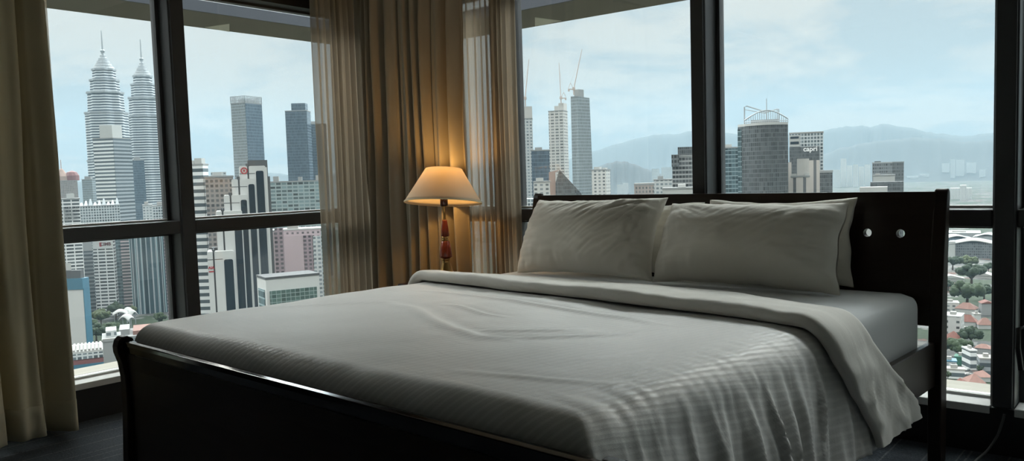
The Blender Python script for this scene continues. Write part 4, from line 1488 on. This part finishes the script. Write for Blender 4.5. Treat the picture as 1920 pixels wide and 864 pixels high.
# houses and low blocks in the right window
def house(name, label, x, yb, wpx, hpx, dep, rz, wall, roof, kind='gable', rise=.4, group=None, win=None):
    p_ = gp(x, yb)
    d_ = hd(p_)
    w_ = wpx * d_ / F
    h_ = hpx * d_ / F
    yaw = math.atan2(p_.y, p_.x) - PI / 2 + rz
    r = empty(name, p_, yaw, label, 'building', group)
    MB().box(-w_ / 2, w_ / 2, 0, dep, 0, h_).build('walls', wall, r)
    e_ = .6
    if kind == 'gable':
        rh = w_ * rise
        MB().slab([(-w_ / 2 - e_, h_ - .2), (w_ / 2 + e_, h_ - .2), (0, h_ + rh)], -e_, dep + e_, 'y').build('roof', roof, r)
    elif kind == 'hip':
        rh = min(w_, dep) * rise
        a, b_ = w_ / 2 + e_, dep + e_
        k_ = min(a, dep / 2) * .95
        MB().add([(-a, -e_, h_), (a, -e_, h_), (a, b_, h_), (-a, b_, h_), (-a + k_, dep / 2, h_ + rh), (a - k_, dep / 2, h_ + rh)],
                 [(0, 1, 5, 4), (1, 2, 5), (2, 3, 4, 5), (3, 0, 4), (3, 2, 1, 0)]).build('roof', roof, r)
    elif kind == 'wave':
        MB().grid(lambda u, v: ((u - .5) * w_ * 1.12, -2 + (dep + 4) * v, h_ + 1 + 2.2 * math.cos((u - .5) * 2 * PI)), 30, 4).build('roof', roof, r, smooth=True, solid=.9)
    else:
        MB().box(-w_ / 2 - .3, w_ / 2 + .3, -.3, dep + .3, h_, h_ + .8).build('roof', roof, r)
        MB().box(-w_ * .2, w_ * .15, dep * .3, dep * .6, h_ + .8, h_ + 2.8).build('roof_box', 'pale_roof', r)
    return r


HG = 'low buildings below the right window'
hh_ = house('hall', 'wide dark fronted hall with a wavy pale roof', 1825, 484, 64, 25, 50, 0, 'dark_lattice', 'pale_roof', 'wave', group=HG)
for sx in (-1, 1):
    MB().box(sx * 26 - 4 + sx * .0, sx * 26 + 4, -1.5, 6, 0, 23).build('end_block', 'white_soft', hh_)
house('hall', 'pale wavy roofed hall behind, upper left of the dark fronted one', 1795, 462, 42, 14, 40, rad(8), 'blue_curtain', 'white_soft', 'wave', group=HG)
house('hall', 'pale wavy roofed hall behind, upper right of the dark fronted one', 1850, 452, 36, 8, 40, rad(-6), 'grey_wall', 'white_soft', 'wave', group=HG)
house('hall', 'long pale flat hall near the top of the lower right pane', 1800, 445, 60, 7, 60, 0, 'grey_wall', 'white_soft', 'flat', group=HG)
house('warehouse', 'long white shed left of the umbrella shaped tree', 1783, 528, 40, 6, 14, rad(10), 'white_soft', 'white_soft', 'gable', .12, HG)
house('warehouse', 'pale tan shed behind the umbrella shaped tree', 1842, 522, 34, 5, 14, rad(-14), 'pale_roof', 'pale_roof', 'gable', .15, HG)
house('warehouse', 'brown roofed shed left of the broad low tree', 1782, 540, 34, 4, 12, rad(6), 'brick_wall', 'brick_wall', 'gable', .15, HG)
house('house', 'white flat block left of the upper red roof', 1783, 584, 24, 14, 12, rad(6), 'apt_white', 'white_wall', 'flat', group=HG)
house('house', 'red roofed house right of the white flat block', 1809, 589, 30, 9, 12, rad(-12), 'white_soft', 'pink_tile', 'hip', .4, HG)
house('house', 'grey house with a red roof edge at the right', 1852, 591, 18, 20, 10, rad(14), 'grey_wall', 'red_tile', 'gable', .2, HG)
house('house', 'small white house left of the grey one with the red roof edge', 1833, 601, 10, 10, 6, rad(20), 'white_wall', 'pale_roof', 'flat', group=HG)
house('house', 'long red roofed terrace right of the white tower block', 1812, 612, 28, 8, 10, rad(-4), 'white_soft', 'red_tile', 'hip', .5, HG)
house('house', 'red roofed terrace at the right edge behind the car park', 1849, 617, 22, 7, 10, rad(10), 'white_soft', 'pink_tile', 'hip', .5, HG)
house('house', 'low white row above the dark round tree', 1811, 627, 22, 6, 8, rad(3), 'grey_wall', 'white_wall', 'flat', group=HG)
house('apartment_block', 'white apartment block with small dark windows beside the headboard', 1785, 640, 26, 42, 16, rad(-8), 'small_windows', 'white_wall', 'flat', group=HG)
house('house', 'red and white roofed house below the white apartment block', 1790, 650, 30, 10, 14, rad(6), 'white_soft', 'red_tile', 'hip', .45, HG)
house('house', 'pinkish flat house right of the dark round tree', 1842, 664, 22, 10, 8, rad(-10), 'grey_wall', 'pink_tile', 'hip', .3, HG)
house('shop', 'teal roofed pale shop beside the headboard post', 1781, 698, 20, 18, 8, rad(4), 'apt_pale', 'blue_panel', 'flat', group=HG)
house('shop', 'green awning shed below the wide green tree', 1801, 685, 18, 13, 8, rad(-3), 'metal_green', 'metal_green', 'flat', group=HG)
house('shop', 'pale banded shop row above the bottom red roofs', 1790, 710, 30, 15, 6, rad(3), 'bands_light', 'pale_roof', 'flat', group=HG)
house('apartment_block', 'white green curved slab beside the street', 1825, 694, 10, 32, 12, rad(24), 'bands_light', 'white_wall', 'flat', group=HG)
house('apartment_block', 'banded pale block right of the curved slab', 1851, 707, 22, 30, 10, rad(10), 'bands_dark', 'pale_roof', 'flat', group=HG)
house('house', 'red hipped roof at the bottom left of the lower right pane', 1795, 739, 29, 10, 12, rad(-14), 'white_soft', 'red_tile', 'hip', .5, HG)
house('house', 'red hipped roof at the bottom, beside the street', 1832, 728, 25, 9, 11, rad(16), 'white_soft', 'pink_tile', 'hip', .5, HG)
house('house', 'pink roofed corner house below the banded block', 1850, 716, 16, 8, 12, rad(20), 'white_soft', 'pink_tile', 'hip', .5, HG)


def car(label, x, y, rz, mt):
    p_ = gp(x, y)
    r = empty('car', p_, math.atan2(p_.y, p_.x) - PI / 2 + rz, label, 'car', 'cars on the street below')
    MB().slab([(-2.2, .35), (2.2, .35), (2.25, .8), (1.3, .95), (.8, 1.45), (-1.3, 1.45), (-1.9, .95), (-2.25, .85)], -.85, .85, 'y').build('car_body', mt, r)
    for sx in (-1.35, 1.35):
        MB().lathe([(.34, -.92), (.34, .92)], 12, (0, 0, 0)).build('wheel_pair', 'dark_roof', r, loc=(sx, 0, .34), rot=(rad(90), 0, 0))
    return r


car('dark parked car nearest the street tree', 1832, 716, rad(40), 'dark_plastic')
car('white parked car above the bottom red roofs', 1814, 703, rad(30), 'white_wall')
car('grey parked car between the red roofs and the curved slab', 1823, 712, rad(50), 'car_paint')
car('white parked car highest on the street, beside the green awning', 1814, 694, rad(60), 'white_wall')


# ------------------------------------------------------------------ towers behind the right window
def crane(label, xb, yb, xt, yt, D, mast_px, side=1):
    """a luffing crane: a mast on the roof, a long raised jib, an A-frame and a counterweight"""
    p_ = at(xb, yb, D)
    sc = D / F
    w_ = Vector((p_.x, p_.y, 0)).normalized()
    r_x = Vector((w_.y, -w_.x, 0))
    r = empty('tower_crane', p_, math.atan2(r_x.y, r_x.x), label, 'crane', 'cranes on the unfinished towers')
    H_ = mast_px * sc
    dx = (xt - xb) * sc
    dz = (yb - yt) * sc
    MB().box(-.65, .65, -.65, .65, 0, H_).build('mast', 'crane_paint', r)
    MB().box(-1.6, 1.6, -1.3, 1.3, H_, H_ + 3).build('cab', 'crane_paint', r)
    a, b_ = Vector((0, 0, H_ + 1.5)), Vector((dx, 0, dz))
    MB().tube([a, a.lerp(b_, .5), b_], [.55, .5, .3], 6).build('jib', 'crane_paint', r)
    s_ = -1 if dx >= 0 else 1
    top = Vector((s_ * 3.5, 0, H_ + 8))
    MB().tube([(s_ * .5, 0, H_ + 2), top], .3, 6).tube([(s_ * 6, 0, H_ + 2), top], .28, 6).tube([top, a.lerp(b_, .8)], .10, 5).build('a_frame', 'crane_paint', r)
    MB().box(min(s_ * 1, s_ * 6.5), max(s_ * 1, s_ * 6.5), -.8, .8, H_ + .5, H_ + 1.5).box(min(s_ * 4.5, s_ * 6.5), max(s_ * 4.5, s_ * 6.5), -1.2, 1.2, H_ - 1.2, H_ + 1.5).build('counterweight', 'crane_paint', r)
    return r


tower('unfinished_tower', 'pale concrete topped tower at the left edge of the middle pane', 972, 998, 998, 222, 900, 'apt_pale', depth=20, parts=[('bare_top', 0, 1, 0, 1, 0, 13, 'concrete')])
crane('crane on the concrete topped tower at the edge of the middle pane', 985, 199, 994, 113, 900, 12)
tower('unfinished_tower', 'bare concrete tower with open floors in the middle pane', 1028, 1056, 1064, 207, 1000, 'concrete_floors', 16,
      parts=[('core', .35, .62, .2, .8, 0, 6, 'concrete'), ('core', .66, 1.0, .1, .9, 0, 9, 'concrete')])
crane('crane standing almost upright on the bare concrete tower', 1052, 194, 1050, 119, 1000, 8)
# the tapering faceted tower
D = 950
P, yaw = frame_at(1082, 182, D, rad(40))
r_ = empty('glass_tower', (P.x, P.y, G), yaw, 'tall tapering grey glass tower topped by a leaning crane', 'skyscraper')
sc = D / F
h_ = P.z - G
k_ = 1.0
tw = MB()
topq = [(-14 * sc, 0), (0, 0), (0, 28 * sc), (-14 * sc, 28 * sc)]
wA, wB = px_w(1070, 1082, 182, D) / math.cos(rad(40)), px_w(1082, 1105.5, 182, D) / math.sin(rad(40))
bA, bB = wA * 1.35, wB * 1.15
tw.add([(-bA, 3, 0), (2, -2, 0), (3, bB, 0), (-bA, bB, 0), (-wA, 0, h_ + 1.5), (0, 0, h_ + 1), (0, wB, h_), (-wA, wB, h_ + .5)],
       [(0, 3, 2, 1), (4, 5, 6, 7), (0, 1, 5, 4), (1, 2, 6, 5), (2, 3, 7, 6), (3, 0, 4, 7)])
tw.build('walls', 'grey_curtain', r_)
MB().box(-wA * .8, -1, 4, wB * .6, h_, h_ + 9).build('roof_box', 'grey_wall', r_)
crane('crane leaning right on top of the tapering glass tower', 1076, 178, 1093, 95, 950, 9)
tower('glass_tower', 'short blue glass block left of the bare concrete tower', 996, 1030, 1030, 281, 840, 'blue_curtain', depth=20, parts=[('roof_box', .2, .6, .2, .7, 0, 3, 'grey_wall')])
P, yaw = frame_at(1049, 318, 720, 0)
r_ = empty('pyramid_block', (P.x, P.y, G), yaw, 'dark sloping roof shaped like a wedge below the tapering tower', 'building')
sc = 720 / F
h_ = P.z - G
MB().slab([(-10 * sc, 0), (40 * sc, 0), (40 * sc, h_ - 46 * sc), (0, h_), (-8 * sc, h_ - 24 * sc)], 0, 18, 'y').build('walls', 'slate_curtain', r_)
MB().slab([(-20 * sc, 0), (-8 * sc, 0), (-8 * sc, h_ - 5 * sc), (0, h_), (-20 * sc, h_ - 4 * sc)], 2, 16, 'y').build('rear_wall', 'brick_wall', r_)
tower('apartment_block', 'low pale block at the left of the headboard top', 1000, 1031, 1031, 340, 660, 'apt_white', depth=14, parts=[('roof_box', .15, .6, .2, .7, 0, 3, 'white_soft')])
tower('apartment_block', 'white apartment block with balconies right of the tapering tower', 1109, 1136, 1144, 318, 820, 'apt_white', 20, parts=[('roof_box', .1, .5, .2, .7, 0, 3, 'white_soft'), ('roof_box', .7, .9, .2, .7, 0, 2, 'white_soft')])
tower('apartment_block', 'low blue lattice block at the foot of the headboard post', 975, 1001, 1001, 372, 700, 'white_lattice', depth=16, single=True)
for k, (a_, b_, y_, t_) in enumerate(((1157, 1168, 346, 'left one of two small white towers below the wooded hill'), (1168, 1178, 343, 'right one of two small white towers below the wooded hill'))):
    tower('apartment_tower', t_, a_, b_, b_, y_, 4600, 'apt_white', depth=24, single=True)
tower('apartment_tower', 'hazy tower on the right flank of the wooded hill', 1222, 1236, 1236, 316, 4500, 'apt_pale', depth=20, single=True)
tower('apartment_tower', 'second hazy tower on the flank of the wooded hill, nearer the dark block', 1240, 1262, 1262, 313, 4700, 'apt_pale', depth=20, single=True)
tower('office_block', 'low brick block with grey fins at the left under the dark tower', 1189, 1228, 1228, 345, 760, 'brick_fins', depth=16, parts=[('roof_edge', 0, 1, 0, 1, 0, 1.2, 'pale_roof')])
tower('office_block', 'grey brown block between the brick block and the dark tower', 1226, 1261, 1261, 336, 720, 'apt_pale', depth=16, parts=[('roof_box', .2, .5, .2, .7, 0, 3, 'grey_wall')])
tower('office_block', 'low white roofed block in front of the dark tower', 1242, 1300, 1300, 352, 540, 'white_soft', depth=14, parts=[('roof_box', .5, .75, .2, .7, 0, 2.5, 'white_wall')])
tower('office_tower', 'dark gridded tower just left of the middle mullion', 1260, 1303, 1303, 291, 640, 'dark_bands', depth=24, parts=[('upper_block', .25, 1, .1, .8, 0, 6.5, 'slate_curtain'), ('side_wing', -.02, .3, -.1, .2, -8, 1, 'dark_lattice')])
tower('glass_tower', 'teal glass block left of the round topped tower', 1352, 1385, 1385, 276, 760, 'teal_curtain', depth=22, parts=[('roof_box', .1, .6, .2, .7, 0, 3, 'white_soft')])

# the rounded dark tower with a railed crown
D = 640
P, yaw = frame_at(1396, 234, D, 0)
r_ = empty('round_tower', (P.x, P.y, G), yaw, 'dark curved tower with a railed ring crown and a mast', 'skyscraper')
sc = D / F
h_ = P.z - G
W_ = 74 * sc


def arcp(n_, bulge, x0_=0.0, x1_=1.0, off=0.0):
    pl = []
    for i in range(n_ + 1):
        t = x0_ + (x1_ - x0_) * i / n_
        pl.append((t * W_, -bulge * math.sin(PI * t) - off))
    return pl


front = arcp(24, 9)
poly = front + [(W_, 26), (-.16 * W_, 26), (-.16 * W_, 7)]
MB().prism(poly, 0, h_).build('walls', 'slate_curtain', r_)
MB().box(-.165 * W_, -.005 * W_, 3.2, 7.2, 0, h_ - 3).build('corner_strip', 'teal_curtain', r_)
MB().prism(arcp(24, 9, 0, 1, .5) + [(W_, 26), (-.16 * W_, 26), (-.16 * W_, 7)], h_ - 1.2, h_ + .6).build('roof', 'white_soft', r_)
rl = MB()
pl = [(x, y) for x, y in arcp(20, 9)]
hgt = lambda t: 3.0 + 6.0 * math.sin(PI * min(1, t * .62 + .05))
rl.tube([(x, y + 1, h_ + 3.2 + 6.0 * math.sin(PI * i / 20)) for i, (x, y) in enumerate(pl)], .45, 6)
rl.tube([(x, y + 1, h_ + 1.8) for i, (x, y) in enumerate(pl)], .35, 6)
for i in range(0, 21, 1):
    x, y = pl[i]
    rl.box(x - .2, x + .2, y + .8, y + 1.2, h_, h_ + 3.2 + 6.0 * math.sin(PI * i / 20))
rl.build('front_rail', 'steel', r_)
rl = MB()
za, zb_ = h_ + 12.5, h_ + 9.0
rl.tube([(0, 6, h_), (0, 6, za + 1), (.06 * W_, 6, za + 1.5), (.5 * W_, 6, zb_), (.8 * W_, 6, zb_ + 1.6), (.8 * W_, 6, h_)], .5, 6)
rl.tube([(0, 20, h_), (0, 20, za), (.5 * W_, 20, zb_), (.78 * W_, 20, zb_ + 3), (.78 * W_, 20, h_)], .4, 6)
rl.build('rear_frame', 'steel', r_)
MB().box(.15 * W_, .8 * W_, 6, 18, h_, h_ + 3.5).build('roof_box', 'grey_wall', r_)
MB().tube([(.52 * W_, 10, h_), (.52 * W_, 10, h_ + 10), (.52 * W_, 10, h_ + 19)], [.6, .4, .25], 6).build('mast', 'steel', r_)

# the tower with the white lettering
D = 830
r_, wa_, wb_, h_ = tower('hotel_tower', 'grey gridded tower with white lettering near its top', 1480, 1543.5, 1543.5, 247, D, 'white_lattice', depth=26, roof='pale_roof')
q = wa_ / 63.5
MB().box(-wa_, -wa_ + 20 * q, -.6, .2, h_ - 27 * q, h_ - 2).build('portal', 'white_soft', r_)
MB().box(-wa_ + 2 * q, -wa_ + 18 * q, -.9, -.4, h_ - 11 * q, h_ - 7 * q).build('portal_window', 'dark_glass', r_)
MB().box(-wa_ + 2 * q, -wa_ + 18 * q, -.9, -.4, h_ - 22 * q, h_ - 17 * q).build('portal_window', 'dark_glass', r_)
MB().box(-wa_, -7 * q, -1.6, .2, 0, h_ - 28 * q).build('dark_front', 'slate_curtain', r_)
text('capri', 13.5 * q, 'sign_white', r_, (-wa_ + 39.5 * q, -1.9, h_ - 33 * q), bold=.12)
tower('office_block', 'tan pillar like block left below the lettered tower', 1466, 1484, 1484, 304, 680, 'tan_fins', depth=14, single=True)
tower('office_block', 'tan block right below the lettered tower', 1517, 1537, 1537, 300, 690, 'tan_fins', depth=14, single=True)
tower('office_block', 'low grey block with tall slit windows between the two tan blocks', 1483, 1518, 1518, 330, 655, 'tan_fins', depth=14,
      parts=[('centre_block', .32, .98, .3, .9, 0, 13, 'concrete'), ('penthouse', .02, .3, .0, .3, -1, 2.0, 'white_soft'), ('penthouse', .72, .98, .0, .3, -1, 2.0, 'white_soft')])
tower('office_block', 'dark ledged block right of the tan blocks', 1536, 1561, 1561, 322, 725, 'slate_curtain', depth=14, parts=[('cornice', -.03, 1.03, -.03, 1, 0, 1.4, 'grey_wall')])
tower('office_block', 'dark cubic block with a white lower box, right of the pale clusters', 1635, 1673, 1695, 304, 960, 'dark_lattice', 35, parts=[('roof_box', .05, .2, .1, .4, 0, 1.6, 'dark_roof')])
tower('office_block', 'white low box at the foot of the dark cubic block', 1637, 1678, 1678, 328, 860, 'white_soft', depth=14, parts=[('roof_box', .1, .3, .2, .7, 0, 1.5, 'pale_roof')])
tower('office_block', 'long dark base in front of the dark cubic block', 1632, 1694, 1694, 340, 800, 'slate_curtain', depth=14, single=True)
tower('office_block', 'low pale roof block left of the dark cubic block', 1612, 1664, 1664, 350, 700, 'white_soft', depth=14, single=True)
FG = 'hazy far apartment towers'
far = [(1562, 1575, 318, 'first hazy white tower right of the dark ledged block'), (1576, 1587, 297, 'tallest hazy white tower of the far cluster'), (1588, 1598, 310, 'hazy white tower just right of the tallest far one'),
       (1599, 1609, 308, 'fourth hazy tower of the far white cluster'), (1610, 1620, 312, 'fifth hazy tower of the far white cluster'), (1621, 1632, 308, 'hazy tower nearest the dark cubic block on its left')]
for k, (a_, b_, y_, t_) in enumerate(far):
    tower('apartment_tower', t_, a_, b_, b_, y_, 5600 + 90 * (k % 3), 'apt_white', depth=40, single=True, group=FG)
far2 = [(1700, 1722, 330, 'low hazy slab right of the dark cubic block'), (1724, 1742, 326, 'low hazy slab midway to the far right cluster'), (1766, 1780, 306, 'left hazy tower of the far right cluster'), (1782, 1791, 298, 'tall slim hazy tower of the far right cluster'),
        (1792, 1808, 299, 'broad pale hazy tower of the far right cluster'), (1812, 1830, 304, 'hazy tower right of the broad pale one'), (1836, 1848, 318, 'last hazy tower before the right mullion')]
for k, (a_, b_, y_, t_) in enumerate(far2):
    tower('apartment_tower', t_, a_, b_, b_, y_, 7000 + 120 * (k % 3), 'apt_pale', depth=50, single=True, group=FG)
tower('apartment_block', 'hazy white estate block above the headboard post', 1782, 1822, 1822, 352, 3400, 'apt_white', depth=40, single=True, group=FG)
tower('apartment_block', 'hazy white low blocks right of the headboard post', 1800, 1812, 1812, 347, 3300, 'apt_white', depth=40, single=True, group=FG)


# ------------------------------------------------------------------ sky and sun
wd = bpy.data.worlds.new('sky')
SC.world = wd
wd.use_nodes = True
nt = wd.node_tree
for n_ in list(nt.nodes):
    nt.nodes.remove(n_)
wo = nt.nodes.new('ShaderNodeOutputWorld')
tc = N(nt, 'ShaderNodeTexCoord')
s = N(nt, 'ShaderNodeSeparateXYZ', inp={'Vector': tc.outputs['Generated']})
zz = math_(nt, 'MAXIMUM', s.outputs[2], 0.0)
den = math_(nt, 'ADD', zz, .22)
cx = math_(nt, 'DIVIDE', s.outputs[0], den)
cy = math_(nt, 'DIVIDE', s.outputs[1], den)
cv = N(nt, 'ShaderNodeCombineXYZ', inp={0: cx, 1: cy, 2: math_(nt, 'MULTIPLY', zz, 2.0)})
n1 = N(nt, 'ShaderNodeTexNoise', inp={'Vector': cv.outputs[0], 'Scale': 1.7, 'Detail': 8.0, 'Roughness': .60, 'Distortion': .35})
n2 = N(nt, 'ShaderNodeTexNoise', inp={'Vector': cv.outputs[0], 'Scale': 3.2, 'Detail': 6.0, 'Roughness': .55})
cl = math_(nt, 'ADD', math_(nt, 'MULTIPLY', n1.outputs[0], .75), math_(nt, 'MULTIPLY', n2.outputs[0], .25))
rp = N(nt, 'ShaderNodeValToRGB', inp={0: cl})
rp.color_ramp.elements[0].position = .44
rp.color_ramp.elements[0].color = (.66, .755, .79, 1)
rp.color_ramp.elements[1].position = .555
rp.color_ramp.elements[1].color = (1.0, .965, .88, 1)
e = rp.color_ramp.elements.new(.50)
e.color = (.84, .86, .83, 1)
# added bright band above the view to light the room; dimmed overhead and south-east
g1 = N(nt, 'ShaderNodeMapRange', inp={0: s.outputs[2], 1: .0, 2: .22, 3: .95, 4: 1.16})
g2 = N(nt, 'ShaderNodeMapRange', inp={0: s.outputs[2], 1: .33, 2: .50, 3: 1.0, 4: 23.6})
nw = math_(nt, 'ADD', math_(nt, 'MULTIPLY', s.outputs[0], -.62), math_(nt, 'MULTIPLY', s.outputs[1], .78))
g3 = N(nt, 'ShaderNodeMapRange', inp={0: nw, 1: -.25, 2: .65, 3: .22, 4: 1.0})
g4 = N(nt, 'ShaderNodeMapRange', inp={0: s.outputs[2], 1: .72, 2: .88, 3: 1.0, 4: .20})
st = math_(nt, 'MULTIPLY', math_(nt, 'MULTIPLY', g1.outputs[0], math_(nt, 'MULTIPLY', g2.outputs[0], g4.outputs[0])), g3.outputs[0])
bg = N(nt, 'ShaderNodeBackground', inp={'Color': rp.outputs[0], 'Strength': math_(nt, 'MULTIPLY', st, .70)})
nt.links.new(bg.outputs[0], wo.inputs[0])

sl = bpy.data.lights.new('sun', 'SUN')
sl.energy = .85
sl.angle = rad(12)
sl.color = (1, .95, .86)
so = bpy.data.objects.new('sun', sl)
COL.objects.link(so)
so.rotation_euler = Vector((.25, .55, -.95)).to_track_quat('-Z', 'Y').to_euler()

# ------------------------------------------------------------------ picture settings
vs_ = SC.view_settings
vs_.view_transform = 'Standard'
vs_.look = 'None'
vs_.exposure = 0.0
vs_.gamma = 1.0
vs_.use_curve_mapping = False
SC.cycles.use_denoising = True
SC.cycles.max_bounces = 10
SC.cycles.diffuse_bounces = 5
SC.cycles.transparent_max_bounces = 16
SC.cycles.sample_clamp_indirect = 6.0
